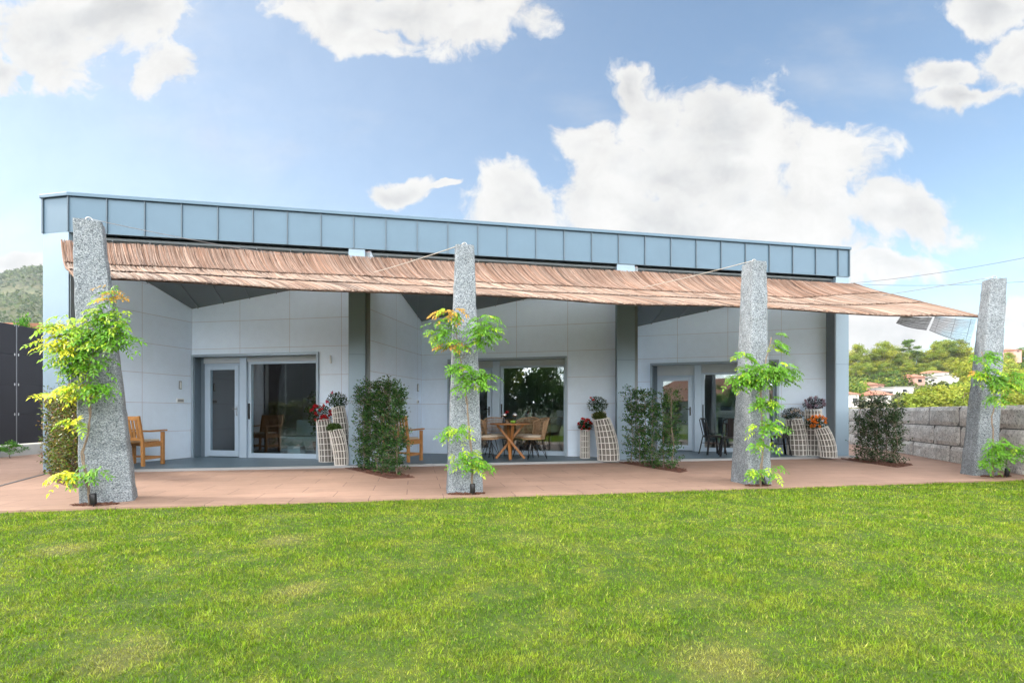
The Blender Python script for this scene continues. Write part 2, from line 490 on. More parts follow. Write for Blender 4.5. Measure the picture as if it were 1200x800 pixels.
class MB:
    def __init__(s):
        s.v = []; s.f = []; s.m = []; s.cur = 0; s.smooth = []; s.sm = False

    def add(s, vs, fs):
        o = len(s.v)
        s.v += [tuple(p) for p in vs]
        for f in fs:
            s.f.append(tuple(i + o for i in f)); s.m.append(s.cur); s.smooth.append(s.sm)
        return s

    def box(s, x0, x1, y0, y1, z0, z1):
        vs = [(x, y, z) for z in (z0, z1) for (x, y) in ((x0, y0), (x1, y0), (x1, y1), (x0, y1))]
        return s.add(vs, [(0, 3, 2, 1), (4, 5, 6, 7), (0, 1, 5, 4), (1, 2, 6, 5), (2, 3, 7, 6), (3, 0, 4, 7)])

    def prism(s, poly, z0, z1):
        n = len(poly)
        a = sum(poly[i][0] * poly[(i + 1) % n][1] - poly[(i + 1) % n][0] * poly[i][1] for i in range(n))
        if a < 0: poly = poly[::-1]
        f0 = z0 if callable(z0) else (lambda x, y: z0)
        f1 = z1 if callable(z1) else (lambda x, y: z1)
        vs = [(x, y, f0(x, y)) for x, y in poly] + [(x, y, f1(x, y)) for x, y in poly]
        fs = [tuple(range(n))[::-1], tuple(range(n, 2 * n))] + [(i, (i + 1) % n, n + (i + 1) % n, n + i) for i in range(n)]
        return s.add(vs, fs)

    def xzprism(s, poly, y0, y1):
        n = len(poly)
        vs = [(x, y0, z) for x, z in poly] + [(x, y1, z) for x, z in poly]
        fs = [tuple(range(n)), tuple(range(n, 2 * n))[::-1]] + [(i, n + i, n + (i + 1) % n, (i + 1) % n) for i in range(n)]
        return s.add(vs, fs)

    def tube(s, pts, r, n=6, cap=True):
        pts = [Vector(p) for p in pts]
        rs = r if isinstance(r, (list, tuple)) else [r] * len(pts)
        rings = []
        t0 = (pts[1] - pts[0]).normalized()
        up = Vector((0, 0, 1)) if abs(t0.z) < 0.9 else Vector((1, 0, 0))
        a = t0.cross(up).normalized()
        vs = []
        for i, p in enumerate(pts):
            if i == 0: t = pts[1] - pts[0]
            elif i == len(pts) - 1: t = pts[-1] - pts[-2]
            else: t = (pts[i + 1] - pts[i]).normalized() + (pts[i] - pts[i - 1]).normalized()
            if t.length < 1e-9: t = t0
            t = t.normalized()
            a = (a - t * a.dot(t))
            a = a.normalized() if a.length > 1e-6 else t.orthogonal().normalized()
            b = t.cross(a)
            for k in range(n):
                an = 2 * math.pi * k / n
                vs.append(p + (a * math.cos(an) + b * math.sin(an)) * rs[i])
        fs = []
        for i in range(len(pts) - 1):
            for k in range(n):
                fs.append((i * n + k, i * n + (k + 1) % n, (i + 1) * n + (k + 1) % n, (i + 1) * n + k))
        if cap:
            fs.append(tuple(range(n))[::-1]); fs.append(tuple(range((len(pts) - 1) * n, len(pts) * n)))
        o = s.sm; s.sm = n > 5
        s.add(vs, fs); s.sm = o
        return s

    def lathe(s, prof, cx=0, cy=0, n=20, z0=0, cap=True):
        vs = []
        for (r, z) in prof:
            for k in range(n):
                an = 2 * math.pi * k / n
                vs.append((cx + r * math.cos(an), cy + r * math.sin(an), z0 + z))
        fs = []
        for i in range(len(prof) - 1):
            for k in range(n):
                fs.append((i * n + k, i * n + (k + 1) % n, (i + 1) * n + (k + 1) % n, (i + 1) * n + k))
        if cap:
            fs.append(tuple(range(n))[::-1]); fs.append(tuple(range((len(prof) - 1) * n, len(prof) * n)))
        o = s.sm; s.sm = True
        s.add(vs, fs); s.sm = o
        return s

    def beam(s, p, q, w, h, up=(0, 0, 1)):
        """rectangular bar from p to q"""
        p = Vector(p); q = Vector(q)
        t = (q - p).normalized()
        u = Vector(up)
        if abs(t.dot(u)) > 0.98: u = Vector((0, 1, 0))
        a = t.cross(u).normalized(); b = a.cross(t).normalized()
        vs = []
        for c in (p, q):
            for (i, j) in ((-1, -1), (1, -1), (1, 1), (-1, 1)):
                vs.append(c + a * (i * w / 2) + b * (j * h / 2))
        return s.add(vs, [(0, 1, 2, 3), (7, 6, 5, 4), (0, 4, 5, 1), (1, 5, 6, 2), (2, 6, 7, 3), (3, 7, 4, 0)])

    def build(s, name, mats, parent=None, loc=(0, 0, 0), rz=0.0, bevel=0.0, recalc=False):
        me = bpy.data.meshes.new(name)
        me.from_pydata(s.v, [], s.f)
        if not isinstance(mats, (list, tuple)): mats = [mats]
        for m in mats: me.materials.append(m)
        me.polygons.foreach_set('material_index', s.m)
        me.polygons.foreach_set('use_smooth', s.smooth)
        me.update()
        o = bpy.data.objects.new(name, me)
        COL.objects.link(o)
        o.location = loc; o.rotation_euler = (0, 0, rz)
        if parent: o.parent = parent
        if bevel:
            b = o.modifiers.new('bevel', 'BEVEL'); b.width = bevel; b.segments = 2; b.limit_method = 'ANGLE'
        return o


def fast_mesh(name, V, F, tint=None, mat=None, parent=None, smooth=False):
    """V (n,3) float, F (m,k) int of one size, tint (n,3) point colour"""
    V = np.asarray(V, dtype=np.float32); F = np.asarray(F, dtype=np.int32)
    me = bpy.data.meshes.new(name)
    k = F.shape[1]
    me.vertices.add(len(V)); me.vertices.foreach_set('co', V.ravel())
    me.loops.add(F.size); me.loops.foreach_set('vertex_index', F.ravel())
    me.polygons.add(len(F))
    me.polygons.foreach_set('loop_start', np.arange(0, F.size, k, dtype=np.int32))
    if smooth: me.polygons.foreach_set('use_smooth', np.ones(len(F), dtype=bool))
    me.update(calc_edges=True)
    if tint is not None:
        a = me.color_attributes.new('tint', 'FLOAT_COLOR', 'POINT')
        c = np.ones((len(V), 4), dtype=np.float32); c[:, :3] = tint
        a.data.foreach_set('color', c.ravel())
    if mat: me.materials.append(mat)
    if name is None: return me
    o = bpy.data.objects.new(name, me)
    COL.objects.link(o)
    if parent: o.parent = parent
    return o


def unit(a):
    return a / np.maximum(np.linalg.norm(a, axis=1, keepdims=True), 1e-9)


def leaf_quads(P, D, N, L, W, fold=0.25, droop=0.0):
    """a leaflet at each P along D with face normal about N: six points, four folded quads-as-two"""
    n = len(P)
    D = unit(D); S = unit(np.cross(D, N)); N2 = np.cross(S, D)
    L = L.reshape(-1, 1); W = W.reshape(-1, 1)
    base = P
    mid1 = P + D * L * 0.35 - N2 * (L * fold * 0.15)
    tip = P + D * L - N2 * (L * droop)
    m2 = P + D * L * 0.75 - N2 * (L * droop * 0.45)
    a = P + D * L * 0.40 + S * W * 0.5 + N2 * W * fold * 0.5
    b = P + D * L * 0.40 - S * W * 0.5 + N2 * W * fold * 0.5
    V = np.stack([base, a, m2, b, tip], axis=1).reshape(-1, 3)
    i = np.arange(n) * 5
    # two halves sharing the midrib
    F = np.concatenate([np.stack([i, i + 1, i + 4, i + 2], 1), np.stack([i, i + 2, i + 4, i + 3], 1)])
    return V, F


def rhombs(P, D, N, L, W):
    n = len(P)
    D = unit(D); S = unit(np.cross(D, N)); N2 = np.cross(S, D)
    L = L.reshape(-1, 1); W = W.reshape(-1, 1)
    V = np.stack([P, P + D * L * 0.45 + S * W / 2 + N2 * W * 0.15, P + D * L, P + D * L * 0.45 - S * W / 2 + N2 * W * 0.15], axis=1).reshape(-1, 3)
    i = np.arange(n) * 4
    return V, np.stack([i, i + 1, i + 2, i + 3], 1)


# ------------------------------------------------------------------ the frame of the facade
A = Vector((-7.76, 8.96))
FD = Vector((15.62, 2.98)).normalized()
FN = Vector((-FD.y, FD.x))
TH = math.atan2(FD.y, FD.x)
LEN = 15.90


def FW(s, d, z=0.0):
    p = A + FD * s + FN * d
    return Vector((p.x, p.y, z))


def SD(x, y):
    v = Vector((x, y)) - A
    return (v.dot(FD), v.dot(FN))


def G(px, py, z=0.0):
    Y = 600.0 * (1.0 - z) / (py - 483.0)
    return Vector(((px - 600.0) / 600.0 * Y, Y, z))


def U(px, py, Y):
    return Vector(((px - 600.0) / 600.0 * Y, Y, 1 + (483.0 - py) / 600.0 * Y))


def sofz(d): return 4.12 - 0.36 * d


# ================================================================== TERRAIN
def terrain_h(x, y):
    r = math.hypot(x, y)
    h = -0.14
    if r < 24: return h
    a = x / y if y > 1 else (9 if x > 0 else -9)
    n = mnoise.noise(Vector((x * 0.008, y * 0.008, 0.3)))
    n2 = mnoise.noise(Vector((x * 0.03, y * 0.03, 7.3)))
    if y > 0:
        # wooded slope on the right
        wr = min(1, max(0, (a - 0.25) / 0.35))
        if r > 60:
            q = max(0, min(r, 420) - 90)
            h += wr * (q * 0.085 + (n2 * 1.0 + n * 2) * min(1, q / 40))
        # mountain on the left
        wl = min(1, max(0, (-a - 0.15) / 0.6))
        wl = wl * wl * (3 - 2 * wl)
        if y > 120:
            q = min(1.0, (y - 120) / 830.0)
            side = 0.72 + 0.28 * min(1.6, max(0, -a))
            prof = 268 * (0.5 * q + 0.5 * q * q)
            h += wl * side * (prof + n * 38 * q + n2 * 9 * q)
        if y > 950:
            h -= wl * (y - 950) * 0.1
    else:
        h += min(1, (r - 24) / 200.0) * (3 + 4 * n)
    return h


def build_terrain():
    radii = [0.0, 8, 16, 24, 32, 42, 55, 70, 88, 108, 130, 155, 180, 205, 230, 260, 295, 330, 370, 420, 470, 530, 590, 650, 710, 770, 830, 890, 950, 1010, 1100, 1250, 1500, 2000, 3000]
    nA = 300
    V = [(0, 0, -0.14)]
    for r in radii[1:]:
        for k in range(nA):
            an = 2 * math.pi * k / nA
            x = r * math.cos(an); y = r * math.sin(an)
            V.append((x, y, terrain_h(x, y)))
    mb = MB(); mb.sm = True
    F = [(0, 1 + k, 1 + (k + 1) % nA) for k in range(nA)]
    for i in range(len(radii) - 2):
        o = 1 + i * nA
        for k in range(nA):
            F.append((o + k, o + nA + k, o + nA + (k + 1) % nA, o + (k + 1) % nA))
    mb.add(V, F)
    tag(mb.build('terrain', M_TERR), kind='structure')


build_terrain()

# lawn, paving
EDGE = -3.86


def lawn_poly():
    p1 = FW(-14, EDGE); p2 = FW(24, EDGE)
    return [(-20, -17.9), (20, -17.9), (22, 9.0), (p2.x, p2.y), (p1.x, p1.y), (-20, 4)]


mb = MB()
P1 = FW(-6, EDGE); P2 = FW(21, EDGE)
mb.add([(-17, -17.8, -0.072), (14, -17.8, -0.072), (14, P2.y - 0.3, -0.072), (P2.x, P2.y, -0.072), (P1.x, P1.y, -0.072), (-17, P1.y - 0.6, -0.072)], [(0, 1, 2, 3, 4, 5)])
tag(mb.build('lawn_ground', M_TURF), kind='structure')

mb = MB()
mb.box(-9, 22, EDGE - 0.02, 6.0, -0.12, -0.045)
patio = mb.build('patio_paving', M_PATIO, None, (A.x, A.y, 0), TH)
tag(patio, kind='structure')

# grey terrace floor under the roof with its pale edge
mb = MB()
mb.box(-0.02, 15.93, -0.16, 8.0, -0.11, -0.002)
tag(mb.build('terrace_floor', M_SLAB, None, (A.x, A.y, 0), TH), kind='structure')
mb = MB()
mb.box(-0.02, 15.93, -0.185, -0.163, -0.10, 0.000)
tag(mb.build('terrace_edge', M_TRIM, None, (A.x, A.y, 0), TH), kind='structure')

# drain slot on the left
mb = MB()
q0 = G(60, 553, -0.043); q1 = G(-30, 577, -0.043)
mb.beam(q0, q1, 0.045, 0.008)
tag(mb.build('drain_channel', M_FENCEP), 'narrow dark drain slot running left from the corner column across the pink paving', 'drain')

# ================================================================== HOUSE
house = empty('house', (A.x, A.y, 0), TH, 'long low modern house with grey panel walls and a blue metal roof band', 'house')


def hl(x, y):
    return SD(x, y)


L0 = hl(-8.31, 9.07)
# fascia band (in facade coordinates)
mb = MB()
mb.prism([(0, 0), (LEN, 0), (LEN, 0.10), (0.02, 0.10), (L0[0] + 0.02, L0[1] + 0.10), (L0[0], L0[1])], 4.16, 4.775)
fascia = mb.build('fascia', M_FASCIA, house)
mb = MB()
mb.box(LEN - 0.10, LEN + 0.001, 0.102, 8.0, 4.16, 4.775)
mb.build('fascia', M_FASCIA, house)
mb = MB()
mb.box(L0[0], L0[0] + 0.1, L0[1] + 0.103, 8.0, 4.16, 4.775)
mb.build('fascia', M_FASCIA, house)
mb = MB()
k = 0
while k * 0.6 < LEN:
    mb.box(k * 0.6 - 0.007, k * 0.6 + 0.007, -0.028, -0.0005, 4.162, 4.773); k += 1
mb.box(LEN - 0.012, LEN + 0.01, -0.028, -0.0005, 4.162, 4.773)
mb.box(0.0, LEN, -0.012, -0.001, 4.150, 4.158)
sm = mb.build('seam', M_SEAM, fascia)
mb = MB()
v = Vector((L0[0], L0[1]))
mb.prism([(v.x - 0.012, v.y - 0.02), (v.x + 0.012, v.y - 0.026), (v.x + 0.012, v.y - 0.002), (v.x - 0.012, v.y)], 4.162, 4.773)
mb.build('seam', M_SEAM, fascia)
mb = MB()
mb.prism([(-0.006, -0.045), (LEN + 0.03, -0.045), (LEN + 0.03, 8.0), (L0[0] - 0.04, 8.0), (L0[0] - 0.04, L0[1] - 0.03)], 4.777, 4.84)
mb.build('coping', M_FASCIA, fascia, bevel=0.006)

# soffit with ribs
mb = MB()
mb.prism([(0.05, 0.105), (LEN - 0.105, 0.105), (LEN - 0.105, 3.2), (0.05, 3.2)], lambda x, y: sofz(y), lambda x, y: sofz(y) + 0.04)
sof = mb.build('soffit', M_SOFFIT, house)
mb = MB()
k = 0
while k * 0.6 < LEN - 0.3:
    s0 = k * 0.6 + 0.02
    mb.prism([(s0, 0.106), (s0 + 0.014, 0.106), (s0 + 0.014, 3.0), (s0, 3.0)], lambda x, y: sofz(y) - 0.022, lambda x, y: sofz(y) - 0.001)
    k += 1
mb.build('seam', M_COLDARK, sof)

# side, back walls of the body behind
mb = MB()
mb.box(L0[0], L0[0] + 0.25, L0[1] + 0.45, 8.0, 0.0, 4.155)
mb.build('side_wall', M_WALL, house)
mb = MB()
mb.box(LEN - 0.26, LEN - 0.004, 0.50, 8.0, 0.0, 4.155)
mb.build('side_wall', M_WALL, house)
mb = MB()
mb.box(L0[0] + 0.26, LEN - 0.27, 7.8, 7.99, 0.0, 4.155)
mb.build('back_wall', M_WALL, house)
mb = MB()
mb.box(L0[0] + 0.11, LEN - 0.11, 3.22, 7.78, 4.02, 4.14)
mb.build('roof', M_ROOFM, house)

# columns
def column(poly, name='column', mat=M_COLUMN, top=4.158):
    mb = MB(); mb.prism(poly, -0.05, top)
    o = mb.build(name, [mat], house, bevel=0.004 if len(poly) == 4 else 0)
    # joint line round the column at 2.3 m
    mb = MB()
    c = Vector((sum(p[0] for p in poly) / len(poly), sum(p[1] for p in poly) / len(poly)))
    pp = [((p[0] - c.x) * 1.004 + c.x, (p[1] - c.y) * 1.004 + c.y) for p in poly]
    mb.prism(pp, 2.115, 2.122)
    mb.build('joint', M_SEAM, o)
    return o


sdir = hl(A.x + 0.18, A.y + 0.983)
column([(0, 0), (L0[0], L0[1]), (L0[0] + 0.02, L0[1] + 0.44), (0.07, 0.44), (0.055, 0.30), ])
column([(4.70, 0.003), (5.01, 0.003), (5.01, 0.96), (4.70, 0.96)], top=4.09)
column([(10.17, 0.003), (10.575, 0.003), (10.575, 0.10), (10.17, 0.10)], top=4.09)
column([(15.55, 0.003), (LEN - 0.002, 0.003), (LEN - 0.002, 0.48), (15.55, 0.48)], top=4.09)
for (s0, s1) in ((4.70, 5.01), (10.17, 10.575), (15.55, LEN - 0.002)):
    mb = MB()
    mb.box(s0 + 0.004, s1 - 0.004, 0.004, 0.10, 4.091, 4.157)
    mb.build('column_head', M_COLUMN, house)
# added boards at the side walls, columns' inner shade put into their colour
mb = MB(); mb.box(0, 0.16, -0.012, 0.004, 0.002, 4.0)
sa = hl(-7.755, 8.975)
dang = math.atan2(0.983, 0.18) - TH
mb.build('shade_board', M_COLDARK, house, (sa[0] + 0.008, sa[1], 0), dang)
mb = MB(); mb.box(15.530, 15.547, 0.012, 0.30, 0.002, 4.0)
mb.build('shade_board', M_COLDARK, house)


def wall_piece(mb, u0, u1, y0, y1, z0, top):
    """panel wall piece in its own frame with a sloping head"""
    vs = [(u0, y0, z0), (u1, y0, z0), (u1, y1, z0), (u0, y1, z0),
          (u0, y0, top(u0)), (u1, y0, top(u1)), (u1, y1, top(u1)), (u0, y1, top(u0))]
    mb.add(vs, [(0, 3, 2, 1), (4, 5, 6, 7), (0, 1, 5, 4), (1, 2, 6, 5), (2, 3, 7, 6), (3, 0, 4, 7)])


def side_wall(p0, p1):
    """from p0 (corner at the back) to p1 (at the column)"""
    a = hl(*p1); b = hl(*p0)
    v = Vector((b[0] - a[0], b[1] - a[1])); Ln = v.length
    ang = math.atan2(v.y, v.x)
    dn = v.y / Ln
    mb = MB()
    wall_piece(mb, 0, Ln + 0.1, 0, 0.02 + 0.18, 0.001, lambda u: sofz(a[1] + dn * u) + 0.03)
    return mb.build('side_wall', M_WALL, house, (a[0], a[1], 0), ang)


C1 = (-7.125, 11.4); C2 = (-2.217, 12.55); C3 = (3.12, 13.56)
# the near (visible) face must be the right-hand side of each: build with thickness to the left
def side_wall_r(p0, p1):
    a = hl(*p1); b = hl(*p0)
    v = Vector((b[0] - a[0], b[1] - a[1])); Ln = v.length
    ang = math.atan2(v.y, v.x)
    dn = v.y / Ln
    mb = MB()
    wall_piece(mb, 0, Ln + 0.12, 0.0, 0.12, 0.001, lambda u: sofz(a[1] + dn * u) + 0.03)
    w = mb.build('side_wall', M_WALL, house, (a[0], a[1], 0), ang)
    mb = MB(); mb.box(-0.007, -0.001, -0.002, 0.124, 0.002, top_ := sofz(a[1]) - 0.002)
    mb.build('end_cover', M_COLDARK, w)
    return w


side_wall_r(C1, (-7.735, 9.12))
side_wall_r(C2, (-2.755, 9.95))
side_wall_r(C3, (2.70, 11.0))


def room(corner, ang, length):
    """plain dark room behind one bay, in the wall's own frame"""
    mb = MB()
    D0, D1 = 0.31, 4.2
    x0, x1 = 0.02, length - 0.15
    mb.add([(x0, D0, 0.012), (x1, D0, 0.012), (x1, D1, 0.012), (x0, D1, 0.012)], [(0, 1, 2, 3)])
    mb.cur = 1
    mb.add([(x0, D0, 2.5), (x1, D0, 2.5), (x1, D1, 2.5), (x0, D1, 2.5)], [(3, 2, 1, 0)])
    mb.add([(x0, D1, 0.012), (x1, D1, 0.012), (x1, D1, 2.5), (x0, D1, 2.5)], [(0, 1, 2, 3)])
    mb.add([(x0, D0, 0.012), (x0, D1, 0.012), (x0, D1, 2.5), (x0, D0, 2.5)], [(0, 1, 2, 3)])
    mb.add([(x1, D0, 0.012), (x1, D1, 0.012), (x1, D1, 2.5), (x1, D0, 2.5)], [(3, 2, 1, 0)])
    mb.build('room_shell', [M_INTF, M_INT], house, corner, ang)


def bay(C, end, u_open, w_open, blind, screen, jambs=0.12):
    """rear wall of one bay with door and window set back in a metal surround"""
    a = hl(*C); b = hl(*end)
    v = Vector((b[0] - a[0], b[1] - a[1])); Ln = v.length
    ang = math.atan2(v.y, v.x)
    dn = v.y / Ln
    top = lambda u: sofz(a[1] + dn * u) + 0.03
    H = 2.28
    T = 0.30
    loc = (a[0], a[1], 0)
    mb = MB()
    u0, u1 = u_open, u_open + w_open
    if u0 > 0.05: wall_piece(mb, -0.05, u0, 0, T, 0.001, top)
    wall_piece(mb, u1, Ln + (0.36 if C == C2 else 0.15), 0, T, 0.001, top)
    wall_piece(mb, max(u0, -0.05), u1, 0, T, H, top)
    mb.build('rear_wall', M_WALL, house, loc, ang)
    room(loc, ang, Ln)
    # surround
    e = 0.055
    mb = MB()
    mb.box(u0 + 0.001, u1 - 0.001, -0.035, 0.28, H - e, H - 0.001)
    mb.box(u0 + 0.001, u0 + e, -0.035, 0.28, 0.0, H - e - 0.001)
    mb.box(u1 - e, u1 - 0.001, -0.035, 0.28, 0.0, H - e - 0.001)
    sur = mb.build('opening_surround', M_FRAME, house, loc, ang, bevel=0.003)
    mb = MB()
    mb.box(u0 + e + 0.001, u0 + e + 0.022, -0.01, 0.20, 0.0, H - e - 0.003)
    mb.box(u0 + e + 0.024, u0 + e + jambs, 0.17, 0.25, 0.0, H - e - 0.003)
    mb.build('reveal', M_REVEAL, sur)
    a0 = u0 + e + jambs
    b0 = a0 + 0.92                    # end of the door leaf
    c0 = b0 + 0.17                    # post
    d0 = u1 - e - 0.002
    zb = H - e - 0.002
    yb = 0.17
    # shutter boxes
    mb = MB()
    mb.box(a0, b0 - 0.002, yb - 0.03, 0.26, zb - blind, zb)
    n = int(blind / 0.045)
    mb.box(c0 + 0.002, d0, yb - 0.03, 0.26, zb - blind * 0.8, zb)
    for q in range(1, n):
        mb.box(a0 + 0.01, b0 - 0.02, yb - 0.036, yb - 0.03, zb - q * 0.045 - 0.014, zb - q * 0.045 - 0.004)
        mb.box(c0 + 0.01, d0 - 0.01, yb - 0.036, yb - 0.03, zb - q * 0.045 - 0.014, zb - q * 0.045 - 0.004)
    mb.build('shutter_box', M_BLIND, house, loc, ang, bevel=0.002)
    mb = MB(); mb.box(b0, c0, yb - 0.05, 0.27, 0.0, zb)
    mb.build('post', M_FRAMEL, house, loc, ang, bevel=0.004)
    # door
    zt = zb - blind - 0.002
    door = MB()
    f = 0.045
    door.box(a0, b0 - 0.003, yb, yb + 0.07, zt - f, zt)
    door.box(a0, a0 + f, yb, yb + 0.07, 0.0, zt - f - 0.001)
    door.box(b0 - 0.003 - f, b0 - 0.003, yb, yb + 0.07, 0.0, zt - f - 0.001)
    s = 0.10
    x0, x1 = a0 + f + 0.004, b0 - f - 0.007
    z0, z1 = 0.02, zt - f - 0.005
    door.box(x0, x0 + s, yb - 0.012, yb + 0.05, z0, z1)
    door.box(x1 - s, x1, yb - 0.012, yb + 0.05, z0, z1)
    door.box(x0 + s + 0.001, x1 - s - 0.001, yb - 0.012, yb + 0.05, z0, z0 + 0.13)
    door.box(x0 + s + 0.001, x1 - s - 0.001, yb - 0.012, yb + 0.05, z1 - 0.09, z1)
    dr = door.build('door', M_FRAMEL, house, loc, ang, bevel=0.003)
    mb = MB(); mb.box(x0 + s - 0.01, x1 - s + 0.01, yb + 0.012, yb + 0.022, z0 + 0.12, z1 - 0.08)
    mb.build('pane', M_GLASS, dr)
    mb = MB()
    hx = x1 - s * 0.5
    mb.box(hx - 0.018, hx + 0.018, yb - 0.024, yb - 0.013, 0.92, 1.14)
    mb.tube([(hx, yb - 0.02, 1.08), (hx, yb - 0.06, 1.08), (hx - 0.11, yb - 0.065, 1.08)], 0.010, 6)
    mb.build('handle', M_CHROME if screen else M_BLACK, dr)
    if screen:
        mb = MB(); mb.box(x0 + s, x1 - s, yb + 0.03, yb + 0.045, z0 + 0.13, z1 - 0.09)
        mb.build('blind', M_SCREEN, dr)
    # sliding window
    zt = zb - blind * 0.8 - 0.002
    win = MB()
    f = 0.075
    win.box(c0 + 0.003, d0, yb, yb + 0.08, zt - 0.05, zt)
    win.box(c0 + 0.003, c0 + 0.003 + f, yb, yb + 0.08, 0.0, zt - 0.051)
    win.box(d0 - f * 0.7, d0, yb, yb + 0.08, 0.0, zt - 0.051)
    win.box(c0 + f + 0.004, d0 - f * 0.7 - 0.001, yb, yb + 0.08, 0.0, 0.10)
    w = win.build('window', M_FRAMEL, house, loc, ang, bevel=0.003)
    mb = MB(); mb.box(c0 + f, d0 - f * 0.7 + 0.005, yb + 0.02, yb + 0.032, 0.095, zt - 0.045)
    mb.build('pane', M_GLASS, w)
    mb = MB(); mb.box(c0 + 0.025, c0 + 0.05, yb - 0.03, yb - 0.001, 0.85, 1.2)
    mb.build('handle', M_BLACK, w)
    return loc, ang, Ln


E1 = (-3.434, 10.73); E2 = (2.332, 11.37); E3 = (7.478, 12.125)
B1 = bay(C1, E1, 0.0, 3.09, 0.13, True)
B2 = bay(C2, E2, 0.69, 2.90, 0.15, False)
B3 = bay(C3, E3, 0.52, 3.03, 0.26, False)


def bay_pt(C, E, u, y, z=0.0):
    c = Vector(C); e = (Vector(E) - c).normalized(); n = Vector((-e.y, e.x))
    p = c + e * u + n * y
    return Vector((p.x, p.y, z))


def bay_ang(C, E): return math.atan2(E[1] - C[1], E[0] - C[0])


# fittings on the walls
def on_side(C, colpt, frac, z):
    c = Vector(C); e = Vector(colpt)
    p = e + (c - e) * frac
    return Vector((p.x, p.y, z)), math.atan2(c.y - e.y, c.x - e.x)


p, an = on_side(C1, (-7.735, 9.12), 0.87, 0)
for (z0, z1, w, m, lab, nm) in ((1.50, 1.68, 0.06, M_GREYP, 'small grey intercom panel on the left wall of the first bay', 'intercom'),
                                (1.21, 1.30, 0.17, M_PLATE, 'white switch plate on the left wall of the first bay, under the grey intercom', 'switch_plate')):
    mb = MB(); mb.box(-w / 2, w / 2, -0.022, -0.001, z0, z1)
    mb.cur = 1; mb.box(-w / 2 + 0.012, w / 2 - 0.012, -0.027, -0.0225, z0 + 0.02, z1 - 0.02)
    tag(mb.build(nm, [m, M_PLATE if m is M_GREYP else M_TRIM], None, p, an, bevel=0.003), lab, nm.replace('_', ' '))
p, an = on_side(C2, (-2.755, 9.95), 0.90, 0)
for (z0, z1, w, m, lab, nm) in ((1.50, 1.68, 0.06, M_GREYP, 'small grey intercom panel on the left wall of the middle bay', 'intercom'),
                                (1.21, 1.30, 0.10, M_PLATE, 'small white switch plate on the left wall of the middle bay, under the grey intercom', 'switch_plate')):
    mb = MB(); mb.box(-w / 2, w / 2, -0.022, -0.001, z0, z1)
    mb.cur = 1; mb.box(-w / 2 + 0.012, w / 2 - 0.012, -0.027, -0.0225, z0 + 0.02, z1 - 0.02)
    tag(mb.build(nm, [m, M_PLATE if m is M_GREYP else M_TRIM], None, p, an, bevel=0.003), lab, nm.replace('_', ' '))
p = bay_pt(C1, E1, 3.36, -0.001, 0)
mb = MB(); mb.box(-0.012, 0.012, -0.035, 0.0, 2.03, 2.20); mb.box(-0.02, 0.02, -0.02, 0.0, 2.05, 2.08)
tag(mb.build('wall_hook', M_PLATE, None, p, bay_ang(C1, E1)), 'small white wall fitting beside the top right of the first window', 'wall fitting')
# star ornament in the third bay
p = bay_pt(C3, E3, 3.72, -0.012, 2.06)
mb = MB()
for k in range(6):
    a = k * math.pi / 3 + 0.2
    c, s = math.cos(a), math.sin(a)
    pts = [(0, 0), (0.045 * math.cos(a - 0.45), 0.045 * math.sin(a - 0.45)), (0.11 * c, 0.11 * s), (0.045 * math.cos(a + 0.45), 0.045 * math.sin(a + 0.45))]
    mb.xzprism(pts, -0.014, -0.002)
tag(mb.build('wall_star', M_PLATE, None, p, bay_ang(C3, E3)), 'small white star-shaped ornament on the wall right of the third door opening', 'wall ornament')

# ================================================================== GRANITE PILLARS
def pillar(loc, yaw, wb, db, wt, dt, top, lean, seed, label):
    """rough tapering monolith; loc is the centre of its foot, lean the shift of its head"""
    nz, ns = 46, 8
    rnd = random.Random(seed)
    V = []; F = []
    H = top + 0.10
    for i in range(nz + 1):
        f = i / nz
        w = wb + (wt - wb) * (f ** 0.9); d = db + (dt - db) * (f ** 0.9)
        cx, cy = lean[0] * f, lean[1] * f
        ring = []
        for side in range(4):
            for k in range(ns):
                q = k / ns * 2 - 1
                x, y = ((q, -1), (1, q), (-q, 1), (-1, -q))[side]
                ch = 0.94 if abs(q) > 0.99 else 1
                ring.append((cx + x * w / 2 * ch, cy + y * d / 2 * ch))
        for (x, y) in ring:
            z = -0.10 + H * f
            nn = mnoise.noise_vector(Vector((x * 6 + seed, y * 6, z * 5))) * 0.008 + mnoise.noise_vector(Vector((x * 20, y * 20 + seed, z * 18))) * 0.008
            V.append((x + nn.x, y + nn.y, z + nn.z * (0.5 if i < nz else 0.9)))
    n = 4 * ns
    for i in range(nz):
        for k in range(n):
            F.append((i * n + k, i * n + (k + 1) % n, (i + 1) * n + (k + 1) % n, (i + 1) * n + k))
    V.append((lean[0], lean[1], top + 0.012)); c = len(V) - 1
    for k in range(n): F.append((nz * n + k, nz * n + (k + 1) % n, c))
    mb = MB(); mb.add(V, F)
    root = empty('granite_pillar', (loc.x, loc.y, 0), yaw, label, 'pillar', 'granite pillars along the lawn edge')
    mb.build('shaft', M_GRAN, root)
    mb = MB()
    pts = [(lean[0] + 0.03 * math.cos(a), lean[1], top + 0.035 + 0.03 * math.sin(a)) for a in np.linspace(-0.5, math.pi + 0.5, 9)]
    mb.tube([(pts[0][0], lean[1], top - 0.02)] + pts + [(pts[-1][0], lean[1], top - 0.02)], 0.007, 6)
    mb.build('eye_bolt', M_WIRE, root)
    h = Matrix.Rotation(yaw, 3, 'Z') @ Vector((lean[0], lean[1], top + 0.05))
    return Vector((loc.x + h.x, loc.y + h.y, h.z))


